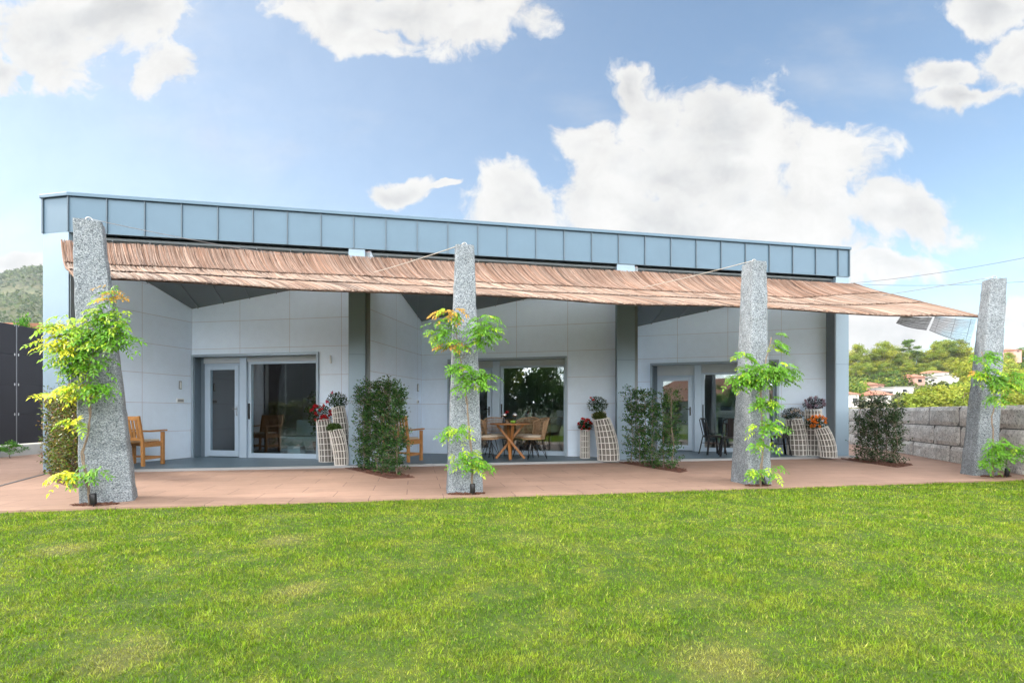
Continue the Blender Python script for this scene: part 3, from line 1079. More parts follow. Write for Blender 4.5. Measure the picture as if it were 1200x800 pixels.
LAB = ['granite pillar at the far left end of the lawn edge, wrapped in yellow-green vine',
       'granite pillar in front of the middle bay, beside the round dining table',
       'granite pillar in front of the third bay, hiding the black metal chairs',
       'granite pillar at the right end beside the granite block wall']
T1 = pillar(Vector((-4.79, 6.10)), R(31), 0.52, 0.42, 0.265, 0.26, 3.20, (-0.185, -0.06), 3, LAB[0])
T2 = pillar(Vector((-0.635, 6.84)), R(8), 0.48, 0.46, 0.25, 0.26, 3.20, (0.0, 0.0), 11, LAB[1])
T3 = pillar(Vector((3.54, 7.60)), R(9), 0.37, 0.50, 0.23, 0.28, 3.20, (0.045, -0.02), 23, LAB[2])
T4 = pillar(Vector((7.83, 8.60)), R(-8), 0.36, 0.36, 0.24, 0.22, 3.20, (0.20, -0.06), 31, LAB[3])

# mulch pockets at the feet
for (c, a, b, lab) in (((-4.72, 5.80), 0.24, 0.08, 'mulch pocket at the foot of the far left granite pillar'),
                       ((-0.58, 6.57), 0.24, 0.08, 'mulch pocket at the foot of the granite pillar in front of the middle bay'),
                       ((3.52, 7.32), 0.20, 0.08, 'mulch pocket at the foot of the granite pillar in front of the third bay'),
                       ((7.90, 8.36), 0.28, 0.10, 'mulch pocket at the foot of the right-hand granite pillar')):
    mb = MB(); rr = random.Random(5)
    for k in range(260):
        an = rr.uniform(0, 6.28); q = math.sqrt(rr.random())
        x, y = a * q * math.cos(an), b * q * math.sin(an)
        e = rr.uniform(0.008, 0.02); g = rr.uniform(0, 3.1)
        z = -0.05 + rr.uniform(0, 0.02)
        mb.beam((x - e * math.cos(g), y - e * math.sin(g), z), (x + e * math.cos(g), y + e * math.sin(g), z + rr.uniform(-.006, .01)), 0.012, 0.006)
    o = mb.build('mulch_pocket', M_MULCH, None, (c[0], c[1], 0), TH)
    tag(o, lab, 'mulch', 'mulch pockets at the pillars')

# ================================================================== REED AWNING
def can(sn, v):
    """point of the awning: sn 0..1 along, v 0 (at the house) .. 1 (at the pillars)"""
    sl_, sr_ = -0.08 + v * 1.95, 15.98 - v * 0.42
    s = sl_ + (sr_ - sl_) * sn
    d = -0.05 - 3.07 * v
    z = 3.965 - (1.335 + 0.02 * sn) * v - 0.23 * 6.75 * v * (1 - v) ** 2 * min(1.0, 0.1 + (1 - sn) * 7)
    # the front hem hangs a little between the pillars
    ph = (s - 2.5) / 4.25
    z -= v * v * 0.035 * (math.sin(math.pi * ph) ** 2)
    z += 0.018 * mnoise.noise(Vector((s * 0.7, v * 3, 1.0)))
    return FW(s, d, z)


awning = empty('reed_awning', (0, 0, 0), 0, 'long sagging brown reed awning stretched from the house front to the granite pillars', 'awning')


def reed_strip(k, seed):
    rng = np.random.default_rng(seed)
    v0, v1 = ((0.0, 0.27), (0.27, 0.60), (0.60, 1.0))[k]
    lift = 0.026
    n = 4200
    nseg = 4
    # base sheet
    NS = 120
    mb = MB()
    V = []
    for i in range(NS + 1):
        for j in range(5):
            v = v0 + (v1 + 0.004 - v0) * j / 4
            p = can(i / NS, v); p.z += lift * (j / 4) - 0.006
            V.append(p)
    m = len(V)
    V2 = [Vector((p.x, p.y, p.z - 0.012)) for p in V]
    F = []
    for i in range(NS):
        for j in range(4):
            a = i * 5 + j
            F.append((a, a + 5, a + 6, a + 1)); F.append((m + a + 1, m + a + 6, m + a + 5, m + a))
    mb.add(V + V2, F)
    base = mb.build('reed_mat', M_REEDB, awning)
    Vs = []; Ts = []; Fs = []
    pal = np.array([[0.23, 0.165, 0.13], [0.19, 0.125, 0.092], [0.34, 0.26, 0.21], [0.085, 0.052, 0.038], [0.235, 0.19, 0.16], [0.27, 0.165, 0.115]])
    tone = (0.95, 1.12, 1.15)[k]
    S = np.sort(rng.random(n))
    idx = 0
    for i in range(n):
        sn = float(S[i])
        sk = rng.normal(0, 0.0012) + 0.0009 * mnoise.noise(Vector((sn * 200, k * 3.0, 5)))
        zc = 0.008 * mnoise.noise(Vector((sn * 500, k * 5.0, 9)))
        va = v0 - (0.012 if k else 0.006) * rng.random() * (1 if k else 2.0)
        vb = v1 + 0.010 * rng.random() + (0.012 * rng.random() ** 3)
        if k == 2: vb = v1 + 0.02 * rng.random() - 0.004
        r = 0.0040 * rng.uniform(0.6, 1.5)
        off = rng.uniform(0, 0.016)
        clump = 0.86 + 0.28 * (mnoise.noise(Vector((sn * 420, k * 7.0, 0))) + 0.5)
        c = pal[rng.integers(0, len(pal))] * rng.uniform(0.8, 1.15) * tone * clump
        if k == 0:
            c = c * np.array([1.02, 0.93, 0.90])
        pts = []
        for j in range(nseg + 1):
            f = j / nseg
            v = va + (vb - va) * f
            p = can(min(1, max(0, sn + sk * f)), v)
            z = p.z + lift * f + off + zc * (0.3 + f)
            pts.append((p.x, p.y, z))
        pts = np.array(pts)
        # a flat-bottomed three-sided strand
        ax = np.array([FD.x, FD.y, 0.0]) * r
        up = np.array([0, 0, 1.0]) * r * 1.5
        for q in pts:
            Vs.append(q - ax); Vs.append(q + up); Vs.append(q + ax)
            Ts += [c, c, c]
        for j in range(nseg):
            a = idx + j * 3
            Fs.append((a, a + 1, a + 4, a + 3)); Fs.append((a + 1, a + 2, a + 5, a + 4))
        e = idx + nseg * 3
        idx += (nseg + 1) * 3
    o = fast_mesh('reeds', np.array(Vs), np.array(Fs), np.array(Ts), M_REED, base)
    # dark tube under the hem, its colour standing for the lifted edge's shadow
    mb = MB()
    pts = []
    for i in range(240):
        p = can(i / 239, v1 - 0.004); p.z += lift * 0.98 + 0.018 + random.uniform(-.003, .003)
        pts.append(p)
    if k < 2: mb.tube([p - Vector((0, 0, 0.03)) for p in pts], 0.008, 5); mb.build('hem_shade_line', M_HEMSHADE, base)


for k in range(3): reed_strip(k, 40 + k)
# edge cords of the awning
for sn in (0.0, 1.0):
    mb = MB()
    pts = [can(sn, v) + Vector((0, 0, 0.03)) for v in np.linspace(0, 1, 16)]
    mb.tube(pts, 0.012, 5)
    mb.build('edge_cord', M_REEDB, awning)

# torn reed mat hanging at the right end
def flap(x0, x1, z0, z1a, z1b, lab):
    mb = MB()
    rr = random.Random(int(x0 * 10))
    for k in range(22):
        f = k / 21
        za = z0 - (z0 - z1a) * f; zb = z0 - 0.02 - (z0 - z1b) * f
        pts = []
        for j in range(7):
            g = j / 6
            s = x0 + (x1 - x0) * g
            z = za + (zb - za) * g - 0.02 * math.sin(math.pi * g) + rr.uniform(-.003, .003)
            p = FW(s, -3.02 + 0.10 * f, z)
            pts.append(p)
        mb.tube(pts, 0.0038 if k < 21 else 0.006, 4)
    for g in (0.12, 0.5, 0.88):
        s = x0 + (x1 - x0) * g
        mb.tube([FW(s, -3.025, z0), FW(s, -2.93, z1a + (z1b - z1a) * g)], 0.003, 4)
    o = mb.build('torn_reed_mat', M_FRINGE)
    return tag(o, lab, 'reed mat', 'torn mats at the awning end')


M_FRINGE = simple('grey_reed', (0.13, 0.13, 0.15), 0.8, 0, 0.2, 30)
flap(14.00, 14.62, 2.635, 2.52, 2.44, 'short grey torn piece of reed mat hanging under the awning, left of the split')
flap(14.68, 15.54, 2.635, 2.42, 2.22, 'longer grey torn piece of reed mat hanging under the awning against the right-hand pillar')

# guy cords from pillar heads to the house columns
def cord(p, q, r, m, lab, nm='guy_cord', sag=0.02):
    mb = MB()
    pts = []
    for i in range(17):
        f = i / 16
        a = Vector(p).lerp(Vector(q), f); a.z -= sag * 4 * f * (1 - f)
        pts.append(a)
    mb.tube(pts, r, 6)
    tag(mb.build(nm, m), lab, 'cord' if nm == 'guy_cord' else 'cable', 'cords from the pillar heads' if nm == 'guy_cord' else None)


cord(T1, U(335, 299, 9.6), 0.004, M_WIRE, 'thin steel cord from the top of the far left pillar to the house', sag=0.03)
cord(T2, FW(4.9, -0.02, 3.62), 0.006, M_ROPE, 'pale rope slanting left from the head of the pillar before the middle bay')
cord(T3, FW(10.3, -0.02, 3.56), 0.006, M_ROPE, 'pale rope slanting left from the head of the pillar before the third bay')
cord(T4, FW(15.75, -0.02, 3.60), 0.007, M_WIRE, 'grey rope from the head of the right-hand pillar, slanting left to the awning edge')

# overhead lines far right
def line_far(a, b, lab):
    mb = MB()
    pts = [Vector(a).lerp(Vector(b), i / 20) - Vector((0, 0, 0.5 * 4 * (i / 20) * (1 - i / 20))) for i in range(21)]
    mb.tube(pts, 0.018, 5)
    tag(mb.build('overhead_line', M_PLINE), lab, 'overhead line', 'overhead lines right of the house')


line_far(U(960, 334, 60), U(1260, 290, 38), 'upper overhead line rising to the right over the wooded hill')
line_far(U(960, 330, 60), U(1240, 327, 44), 'lower overhead line running level behind the right-hand pillar head')

# ================================================================== LOW LAMPS AT THE PILLARS
def spot(loc, tilt, lab, rz=0):
    root = empty('garden_spotlight', loc, rz, lab, 'spotlight', 'black spotlights at the pillar feet')
    mb = MB(); mb.lathe([(0.032, 0), (0.034, 0.01), (0.034, 0.115), (0.030, 0.12)], n=16, z0=0.03)
    o = mb.build('lamp_head', M_BLACK, root); o.rotation_euler = (tilt, 0, 0)
    mb = MB(); mb.tube([(0, 0, -0.03), (0, 0, 0.05)], 0.008, 6)
    mb.build('spike', M_BLACK, root)


spot((-4.66, 5.70, -0.05), 0.06, 'upright black garden spotlight at the foot of the far left pillar')
spot((-0.50, 6.50, -0.05), 0.04, 'upright black garden spotlight at the foot of the pillar before the middle bay')
spot((3.60, 7.28, -0.05), -0.35, 'tilted black garden spotlight at the foot of the pillar before the third bay', 0.5)
spot((7.98, 8.26, -0.05), 0.1, 'black garden spotlight at the foot of the right-hand pillar')

# ================================================================== VINES
def vine(Y, clusters, stem, lab, seed, branches=()):
    rng = np.random.default_rng(seed)
    root = empty('climbing_vine', (stem[0][0], stem[0][1], -0.05), 0, lab, 'vine', 'wisteria vines on the pillars')
    Lo = np.array([stem[0][0], stem[0][1], -0.05])
    P = []; D = []; N = []; LL = []; WW = []; T = []
    gmb = MB()
    for (px, py, rx, ry, n, kind) in clusters:
        n = int(n * 1.95)
        c = np.array(U(px, py, Y))
        ax, az = rx / 600 * Y, ry / 600 * Y
        ndone = 0
        while ndone < n:
            q = rng.normal(0, 0.48, 3)
            if np.linalg.norm(q) > 1.15: continue
            ndone += 1
            p0 = c + np.array([q[0] * ax, -0.04 - abs(q[1]) * min(ax, az) * 0.55, q[2] * az])
            az_ = rng.uniform(0, 2 * math.pi)
            out = np.array([math.cos(az_) + 0.55 * q[0], -abs(math.sin(az_)) * 0.8, rng.uniform(-0.35, 0.35)])
            out /= np.linalg.norm(out)
            Lr = rng.uniform(0.10, 0.19)
            npair = rng.integers(3, 6)
            up = np.array([0, -0.45, 1.0]) + rng.normal(0, 0.25, 3)
            up /= np.linalg.norm(up)
            side = np.cross(out, up); side /= np.linalg.norm(side)
            young = {'g': 0.08, 'y': 0.62, 'o': 0.4, 'm': 0.28}[kind]
            if kind == 'o' and rng.random() < 0.55:
                base = np.array([0.50, 0.27, 0.045])
            elif rng.random() < young:
                base = np.array([0.62, 0.60, 0.03]) if kind == 'y' else np.array([0.34, 0.48, 0.03])
            else:
                base = np.array([0.12, 0.30, 0.02]) if kind != 'y' else np.array([0.28, 0.46, 0.03])
            base = base * rng.uniform(0.75, 1.25)
            last = None
            pts = []
            for j in range(npair * 2 + 1):
                f = (j // 2 + 1) / (npair + 0.5)
                if j == npair * 2: f = 1.0
                bp = p0 + out * Lr * f - np.array([0, 0, 1]) * (Lr * 0.45 * f * f)
                if j == npair * 2:
                    dd = out - np.array([0, 0, 0.8])
                else:
                    sg = 1 if j % 2 else -1
                    dd = side * sg + out * 0.55 - np.array([0, 0, 0.30]) + rng.normal(0, 0.12, 3)
                P.append(bp); D.append(dd); N.append(up + rng.normal(0, 0.15, 3))
                l = rng.uniform(0.042, 0.068)
                LL.append(l); WW.append(l * rng.uniform(0.38, 0.5)); T.append(base * rng.uniform(0.88, 1.12))
            gmb.tube([Vector(p0), Vector(p0 + out * Lr * 0.5 - np.array([0, 0, Lr * 0.11])), Vector(p0 + out * Lr - np.array([0, 0, Lr * 0.45]))], 0.0018, 3, cap=False)
    P = np.array(P) - Lo
    V, F = leaf_quads(P, np.array(D), np.array(N), np.array(LL), np.array(WW), 0.3, 0.25)
    T = np.repeat(np.array(T), 5, axis=0)
    fast_mesh('foliage', V, F, T, M_LEAF, root)
    gmb.v = [tuple(np.array(v) - Lo) for v in gmb.v]
    mb = gmb; mb.m = [1] * len(mb.f)
    rr = random.Random(seed)

    def wander(pts, r0, r1):
        out = []
        for i in range(len(pts) - 1):
            a, b = Vector(pts[i]), Vector(pts[i + 1])
            for k in range(5):
                f = k / 5
                out.append(a.lerp(b, f) + Vector((rr.uniform(-.008, .008), rr.uniform(-.006, .006), 0)))
        out.append(Vector(pts[-1]))
        n = len(out)
        mb.tube([p - Vector(Lo) for p in out], [r0 + (r1 - r0) * i / n for i in range(n)], 6)
    wander(stem, 0.013, 0.006)
    wander([Vector(p) + Vector((0.018 * math.sin(i * 1.9), -0.012, 0)) for i, p in enumerate(stem[:-1])], 0.008, 0.004)
    for b in branches: wander(b, 0.005, 0.002)
    mb.build('stem', [M_VINE, M_GSTALK], root)


M_GSTALK = simple('green_stalk', (0.16, 0.22, 0.05), 0.6)


def sp(lst, Y): return [U(px, py, Y) for (px, py) in lst]


Y1 = 5.72
vine(Y1, [(86, 386, 20, 16, 24, 'y'), (80, 408, 22, 18, 26, 'y'), (130, 372, 20, 18, 24, 'm'), (140, 392, 20, 24, 40, 'g'), (118, 400, 24, 18, 28, 'm'), (105, 425, 28, 16, 38, 'm'),
          (137, 348, 8, 12, 8, 'o'), (92, 455, 22, 8, 14, 'y'), (122, 456, 16, 12, 16, 'g'), (72, 463, 10, 5, 5, 'y'), (112, 552, 14, 8, 8, 'm'), (82, 556, 14, 8, 8, 'y'), (90, 492, 14, 8, 6, 'y')],
     sp([(105, 592), (104, 570), (99, 545), (97, 530), (104, 508), (106, 482), (103, 455), (106, 425), (112, 400)], Y1 + 0.02),
     'bright yellow-green vine climbing the far left pillar, reaching past both its sides', 101,
     [sp([(105, 430), (95, 410), (78, 392)], Y1), sp([(108, 420), (125, 390), (137, 352)], Y1), sp([(103, 575), (98, 560), (80, 558)], Y1)])
Y2 = 6.48
vine(Y2, [(529, 368, 12, 9, 10, 'o'), (519, 386, 11, 14, 15, 'g'), (569, 386, 16, 16, 30, 'g'), (530, 404, 12, 9, 12, 'o'), (560, 398, 10, 8, 8, 'g'),
          (538, 430, 10, 8, 10, 'g'), (556, 444, 18, 14, 26, 'g'), (538, 505, 14, 7, 10, 'm'), (544, 532, 12, 8, 8, 'm'), (556, 542, 22, 6, 14, 'm')],
     sp([(553, 580), (553, 556), (552, 520), (549, 490), (546, 465), (541, 430), (536, 400), (532, 375)], Y2 + 0.02),
     'green vine with a few orange leaves climbing the pillar before the middle bay', 102,
     [sp([(541, 420), (550, 405), (568, 385)], Y2)])
Y3 = 7.22
vine(Y3, [(890, 438, 26, 15, 62, 'g'), (868, 446, 14, 10, 20, 'g'), (912, 436, 15, 14, 22, 'g'), (866, 417, 8, 6, 6, 'm'), (905, 404, 4, 14, 7, 'm'), (893, 470, 16, 11, 20, 'm'), (896, 497, 18, 11, 18, 'm'),
          (890, 518, 10, 7, 7, 'm'), (884, 550, 10, 6, 6, 'm'), (902, 548, 8, 8, 6, 'm')],
     sp([(891, 572), (891, 550), (895, 525), (893, 490), (890, 450), (897, 425), (904, 395)], Y3 + 0.02),
     'green vine wound like a collar round the pillar before the third bay', 103)
Y4 = 8.16
vine(Y4, [(1150, 418, 12, 12, 18, 'g'), (1152, 440, 16, 12, 24, 'm'), (1168, 448, 20, 14, 38, 'g'), (1180, 440, 12, 8, 10, 'm'), (1163, 466, 10, 6, 8, 'm'), (1143, 438, 8, 6, 4, 'o'),
          (1165, 526, 18, 14, 30, 'g'), (1186, 526, 12, 8, 12, 'g'), (1155, 540, 12, 9, 12, 'g')],
     sp([(1163, 560), (1163, 535), (1164, 505), (1162, 488), (1166, 470), (1160, 440), (1150, 412)], Y4 + 0.02),
     'green vine with a leafy lower tuft on the right-hand pillar', 104)

# ================================================================== SHRUBS ON THEIR BEDS
def hedge(p0, p1, width, h, n, seed, pal, lab, stems=5, gap=0.35):
    """leafy screen of climbing shrub from p0 to p1"""
    rng = np.random.default_rng(seed)
    p0 = Vector(p0); p1 = Vector(p1)
    c0 = (p0 + p1) / 2
    root = empty('shrub', (c0.x, c0.y, -0.04), 0, lab, 'shrub', 'trained shrubs in front of the columns')
    Lo = np.array([c0.x, c0.y, -0.04])
    ax = np.array([p1.x - p0.x, p1.y - p0.y, 0.0]); Ln = np.linalg.norm(ax); ax /= Ln
    nx = np.array([-ax[1], ax[0], 0])
    # stems with twigs; leaves sit on the twigs
    mb = MB(); P = []; D = []
    rr = random.Random(seed)
    for k in range(stems):
        f = (k + 0.5) / stems
        b = np.array([p0.x, p0.y, -0.04]) + ax * Ln * f + nx * rng.normal(0, width * 0.08)
        hk = h * rng.uniform(0.76, 1.03)
        pts = []
        for j in range(8):
            g = j / 7
            pts.append(b + np.array([0, 0, hk * g]) + ax * rng.normal(0, 0.02) + nx * rng.normal(0, 0.02))
        mb.tube([Vector(p - Lo) for p in pts], [0.012 * (1 - 0.7 * j / 7) for j in range(8)], 5)
        nt = int(n / stems / 11)
        for q in range(nt):
            g = rng.random() ** 0.9
            s0 = b + np.array([0, 0, hk * g])
            shape = 0.72 + 0.5 * mnoise.noise(Vector((k * 3.1, g * 4.0, seed * 1.0)))
            reach = (0.5 * width + Ln / stems * 0.35) * rng.uniform(0.3, 1.0) * (1.0 if g < 0.8 else 1.0 - (g - 0.8) * 2.2)
            an = rng.uniform(0, 2 * math.pi)
            dr = ax * math.cos(an) * (Ln / stems * 0.85 + 0.03) + nx * math.sin(an) * width * 0.62
            tip = s0 + dr * rng.uniform(0.35, 1.15) * (0.6 + shape * 0.6) + np.array([0, 0, rng.uniform(-0.02, 0.16)])
            if rng.random() < 0.03: tip = tip + np.array([0, 0, 0.1]) + dr * 0.2
            if q % 3 == 0: mb.tube([Vector(s0 - Lo), Vector((s0 + tip) / 2 - Lo + np.array([0, 0, 0.01])), Vector(tip - Lo)], 0.0025, 3, cap=False)
            for w in range(11):
                e = 0.25 + 0.75 * w / 10
                pp = s0 + (tip - s0) * e
                P.append(pp + rng.normal(0, 0.012, 3))
                dd = (tip - s0) / max(np.linalg.norm(tip - s0), 1e-3) * 0.6 + rng.normal(0, 0.7, 3)
                D.append(dd)
    mb.build('stems', M_VINE, root)
    P = np.array(P) - Lo; D = np.array(D)
    hole = np.array([mnoise.noise(Vector((float(p[0]) * 7, float(p[1]) * 7, float(p[2]) * 6 + seed))) for p in P])
    kp = hole > -0.16 + rng.normal(0, 0.08, len(P))
    P = P[kp]; D = D[kp]
    P[:, 2] = np.maximum(P[:, 2], 0.03)
    m = len(P)
    N = rng.normal(0, 0.5, (m, 3)) + np.array([0, 0, 0.8])
    L = rng.uniform(0.032, 0.058, m)
    V, F = leaf_quads(P, D, N, L, L * 0.48, 0.25, 0.1)
    pal = np.array(pal)
    T = pal[rng.integers(0, len(pal), m)] * rng.uniform(0.7, 1.3, (m, 1))
    fast_mesh('foliage', V, F, np.repeat(T, 5, axis=0), M_SHRUB, root)


DK = [(0.035, 0.105, 0.028), (0.026, 0.080, 0.025), (0.055, 0.15, 0.035), (0.035, 0.095, 0.03), (0.09, 0.20, 0.04), (0.06, 0.12, 0.045)]
OL = [(0.20, 0.26, 0.04), (0.30, 0.24, 0.06), (0.13, 0.22, 0.03), (0.10, 0.20, 0.03), (0.07, 0.11, 0.025), (0.28, 0.20, 0.06), (0.05, 0.08, 0.02), (0.20, 0.10, 0.05), (0.12, 0.16, 0.03)]


def gp(px, py): return G(px, py, -0.05)


def bed(pts, lab, seed):
    mb = MB()
    P = [gp(*p) for p in pts]
    mb.prism([(p.x, p.y) for p in P], -0.046, -0.036)
    rr = random.Random(seed)
    lo = [min(p[i] for p in P) for i in (0, 1)]; hi = [max(p[i] for p in P) for i in (0, 1)]

    def inside(x, y):
        c = False
        for i in range(len(P)):
            a, b = P[i], P[i - 1]
            if (a.y > y) != (b.y > y) and x < (b.x - a.x) * (y - a.y) / (b.y - a.y) + a.x: c = not c
        return c
    k = 0
    while k < 700:
        x, y = rr.uniform(lo[0], hi[0]), rr.uniform(lo[1], hi[1])
        k += 1
        if not inside(x, y): continue
        g = rr.uniform(0, 3.14); e = rr.uniform(0.012, 0.03); z = -0.034 + rr.uniform(0, 0.02)
        mb.beam((x - e * math.cos(g), y - e * math.sin(g), z), (x + e * math.cos(g), y + e * math.sin(g), z + rr.uniform(-.006, .014)), 0.016, 0.006)
    tag(mb.build('mulch_bed', M_MULCH), lab, 'mulch bed', 'bark mulch beds at the columns')


bed([(56, 553), (66, 566), (86, 572), (122, 571), (112, 553)], 'bark mulch bed at the left corner column of the house', 1)
bed([(404, 548.5), (456, 561), (486, 560), (450, 548.5)], 'bark mulch bed before the column between the first and middle bays', 2)
bed([(722, 541.5), (797, 554), (806, 552), (765, 542)], 'bark mulch bed before the column between the middle and third bays', 3)
bed([(985, 538), (1052, 548), (1070, 545), (1035, 538)], 'bark mulch bed before the right corner column of the house', 4)

a = gp(68, 553); b = gp(90, 563)
hedge(a, b, 0.38, 1.52, 24000, 51, OL, 'narrow shrub with yellow, red and green leaves at the left corner column', 4)
a = gp(424, 550); b = gp(470, 557)
hedge(a, b, 0.36, 1.60, 23000, 52, DK, 'dense dark green shrub before the column left of the middle bay', 6)
a = gp(736, 543); b = gp(792, 551.5)
hedge(a, b, 0.34, 1.52, 14500, 53, DK, 'loose dark green shrub before the column right of the middle bay', 6)
a = gp(1006, 539.5); b = gp(1056, 545)
hedge(a, b, 0.36, 1.42, 13500, 54, [(0.03, 0.07, 0.025), (0.045, 0.10, 0.035), (0.09, 0.13, 0.07), (0.025, 0.06, 0.022), (0.10, 0.15, 0.07)], 'very dark shrub before the right corner column, beside the granite block wall', 7)

# ================================================================== GRANITE BLOCK WALL (right)
def block_wall(p0, p1, h, th, courses, blk, seed, lab, name='granite_wall', rough=0.02):
    rr = random.Random(seed)
    p0 = Vector(p0); p1 = Vector(p1)
    v = p1 - p0; Ln = v.length; ang = math.atan2(v.y, v.x)
    mb = MB()
    z = -0.12
    hs = [(h + 0.12) / courses] * courses
    mbj = MB(); mbj.box(0.01, Ln - 0.01, 0.03, th - 0.03, -0.12, h - 0.03)
    for c in range(courses):
        x = -rr.uniform(0, blk * 0.7)
        while x < Ln:
            w = blk * rr.uniform(0.75, 1.35)
            x0, x1 = max(x, 0), min(x + w, Ln)
            if x1 - x0 > 0.05:
                nx, nz = max(2, int((x1 - x0) / 0.09)), 5
                g = 0.009
                V = []; F = []
                for side in (0, 1):
                    for i in range(nx + 1):
                        for j in range(nz + 1):
                            fx, fz = i / nx, j / nz
                            X = x0 + g + (x1 - x0 - 2 * g) * fx; Z = z + g + (hs[c] - 2 * g) * fz
                            bulge = min(1, 4 * min(fx * (x1 - x0) / 0.5, (1 - fx) * (x1 - x0) / 0.5, 1)) ** 0.5 * min(1, 6 * min(fz, 1 - fz)) ** 0.5
                            nn = mnoise.noise(Vector((X * 5 + seed, Z * 5, side * 9.0))) * rough + mnoise.noise(Vector((X * 14, Z * 14 + seed, side))) * rough * 0.5
                            o = bulge * (0.03 + nn)
                            Yy = (0.03 - o) if side == 0 else (th - 0.03 + o)
                            V.append((X, Yy, Z + (nn * 0.6 if (c == courses - 1 and j == nz) else 0)))
                m = (nx + 1) * (nz + 1)
                q = nz + 1
                for i in range(nx):
                    for j in range(nz):
                        a = i * q + j
                        F.append((a, a + q, a + q + 1, a + 1)); F.append((m + a + 1, m + a + q + 1, m + a + q, m + a))
                for i in range(nx):
                    a = i * q + nz; F.append((a, a + q, m + a + q, m + a))
                    a = i * q; F.append((a, m + a, m + a + q, a + q))
                for j in range(nz):
                    a = j; F.append((a, a + 1, m + a + 1, m + a))
                    a = nx * q + j; F.append((a, m + a, m + a + 1, a + 1))
                mb.add(V, F)
            x += w
        z += hs[c]
    root = empty(name, (p0.x, p0.y, 0), ang, lab, 'wall')
    mb.build('stone_blocks', M_STONE, root)
    mbj.build('core', M_JOINT, root)


block_wall((11.35, 17.3), (6.30, 1.7), 1.13, 0.40, 3, 1.5, 5, 'low wall of rough granite blocks along the right edge of the paving')
block_wall((11.5, -18.3), (-12.5, -18.3), 1.15, 0.4, 3, 1.6, 8, 'low granite block wall closing the lawn behind the viewpoint, mirrored in the windows')

# ================================================================== DARK FENCE (left)
def fence():
    p0 = Vector((-11.35, -6.0)); p1 = Vector((-12.15, 16.4))
    v = p1 - p0; ang = math.atan2(v.y, v.x); Ln = v.length
    root = empty('panel_fence', (p0.x, p0.y, 0), ang, 'tall charcoal panel fence on a low concrete kerb at the far left', 'fence')
    mb = MB(); mb.box(0, Ln, -0.10, 0.18, -0.12, 0.20)
    mb.build('kerb', M_CONC, root, bevel=0.01)
    x = 0.60
    w = 1.62
    i = 0
    while x + w < Ln:
        mb = MB()
        for j in range(4):
            z0 = 0.235 + j * 0.72
            mb.box(x + 0.012, x + w - 0.012, 0.0, 0.03, z0 + 0.002, z0 + 0.716)
        mb.box(x + 0.03, x + w - 0.03, 0.0302, 0.05, 0.24, 3.10)
        mb.cur = 1
        for j in range(5):
            z0 = 0.235 + j * 0.72
            for xx in (x + 0.05, x + w - 0.05):
                mb.box(xx - 0.012, xx + 0.012, -0.006, -0.0005, max(0.24, z0 - 0.03), min(z0 + 0.03, 3.1))
        mb.build('panel', [M_FENCE, M_WIRE], root, bevel=0.003)
        mb = MB(); mb.box(x + w - 0.010, x + w + 0.010, -0.004, 0.08, 0.20, 3.12)
        mb.build('post', M_FENCEP, root)
        x += w; i += 1


fence()

# low building behind the fence
root = empty('shed', (-18.6, 15.5, 0), 0.1, 'pale flat-roofed outbuilding just showing above the charcoal fence', 'outbuilding')
mb = MB(); mb.box(-3.5, 2.0, 0, 4, -0.1, 3.95); mb.build('wall', M_WHITEW, root)
mb = MB(); mb.box(2.0, 4.0, 0.3, 4, -0.1, 3.6); mb.build('wall', M_WHITEW, root)
mb = MB(); mb.box(1.9, 4.3, 0.1, 4.2, 3.61, 3.78); mb.build('roof', M_TILE, root)

# ================================================================== PLANT / TREE BUILDERS
def tree_data(seed, H, cr, ch, nclump, nleaf, leafsize, pal, trunk_r=0.22, open_=0.5, flat=0.6):
    """returns (trunk mesh, crown mesh) around the origin, height H"""
    rng = np.random.default_rng(seed)
    mb = MB()
    base = [Vector((rng.normal(0, .02) * i, rng.normal(0, .02) * i, H * 0.9 * i / 6)) for i in range(7)]
    mb.tube(base, [trunk_r * (1 - 0.85 * i / 6) for i in range(7)], 7)
    cz = H - ch / 2
    cents = []
    for k in range(nclump):
        for _ in range(20):
            q = rng.uniform(-1, 1, 3)
            if 0.25 < np.linalg.norm(q) < 1: break
        taper = 1.0 - 0.35 * max(0, q[2])
        c = np.array([q[0] * cr * taper, q[1] * cr * taper, cz + q[2] * ch / 2 * 0.88])
        cents.append(c)
        if k % 2 == 0:
            z0 = max(H * 0.15, c[2] - ch * rng.uniform(0.15, 0.35))
            s0 = Vector((0, 0, min(z0, H * 0.86)))
            mb.tube([s0, s0.lerp(Vector(c), 0.5) + Vector((0, 0, -0.1)), Vector(c)], [trunk_r * 0.35, trunk_r * 0.22, trunk_r * 0.08], 4, cap=False)
    P = []; T = []; N = []
    pal = np.array(pal)
    for c in cents:
        r = cr * rng.uniform(0.24, 0.44)
        m = int(nleaf / nclump * rng.uniform(0.6, 1.4))
        q = unit(rng.normal(0, 1, (m, 3))) * (rng.random((m, 1)) ** 0.45)
        P.append(c + q * np.array([r, r, r * flat]))
        N.append(q + np.array([0, 0, 0.5]) + rng.normal(0, 0.4, (m, 3)))
        tc = pal[rng.integers(0, len(pal))] * rng.uniform(0.82, 1.18)
        T.append(tc * rng.uniform(0.75, 1.25, (m, 1)))
    P = np.concatenate(P); N = np.concatenate(N); T = np.concatenate(T)
    m = len(P)
    L = leafsize * rng.uniform(0.6, 1.3, m)
    V, F = rhombs(P, rng.normal(0, 1, (m, 3)), N, L, L * 0.75)
    return mb, V, F, np.repeat(T, 4, axis=0)


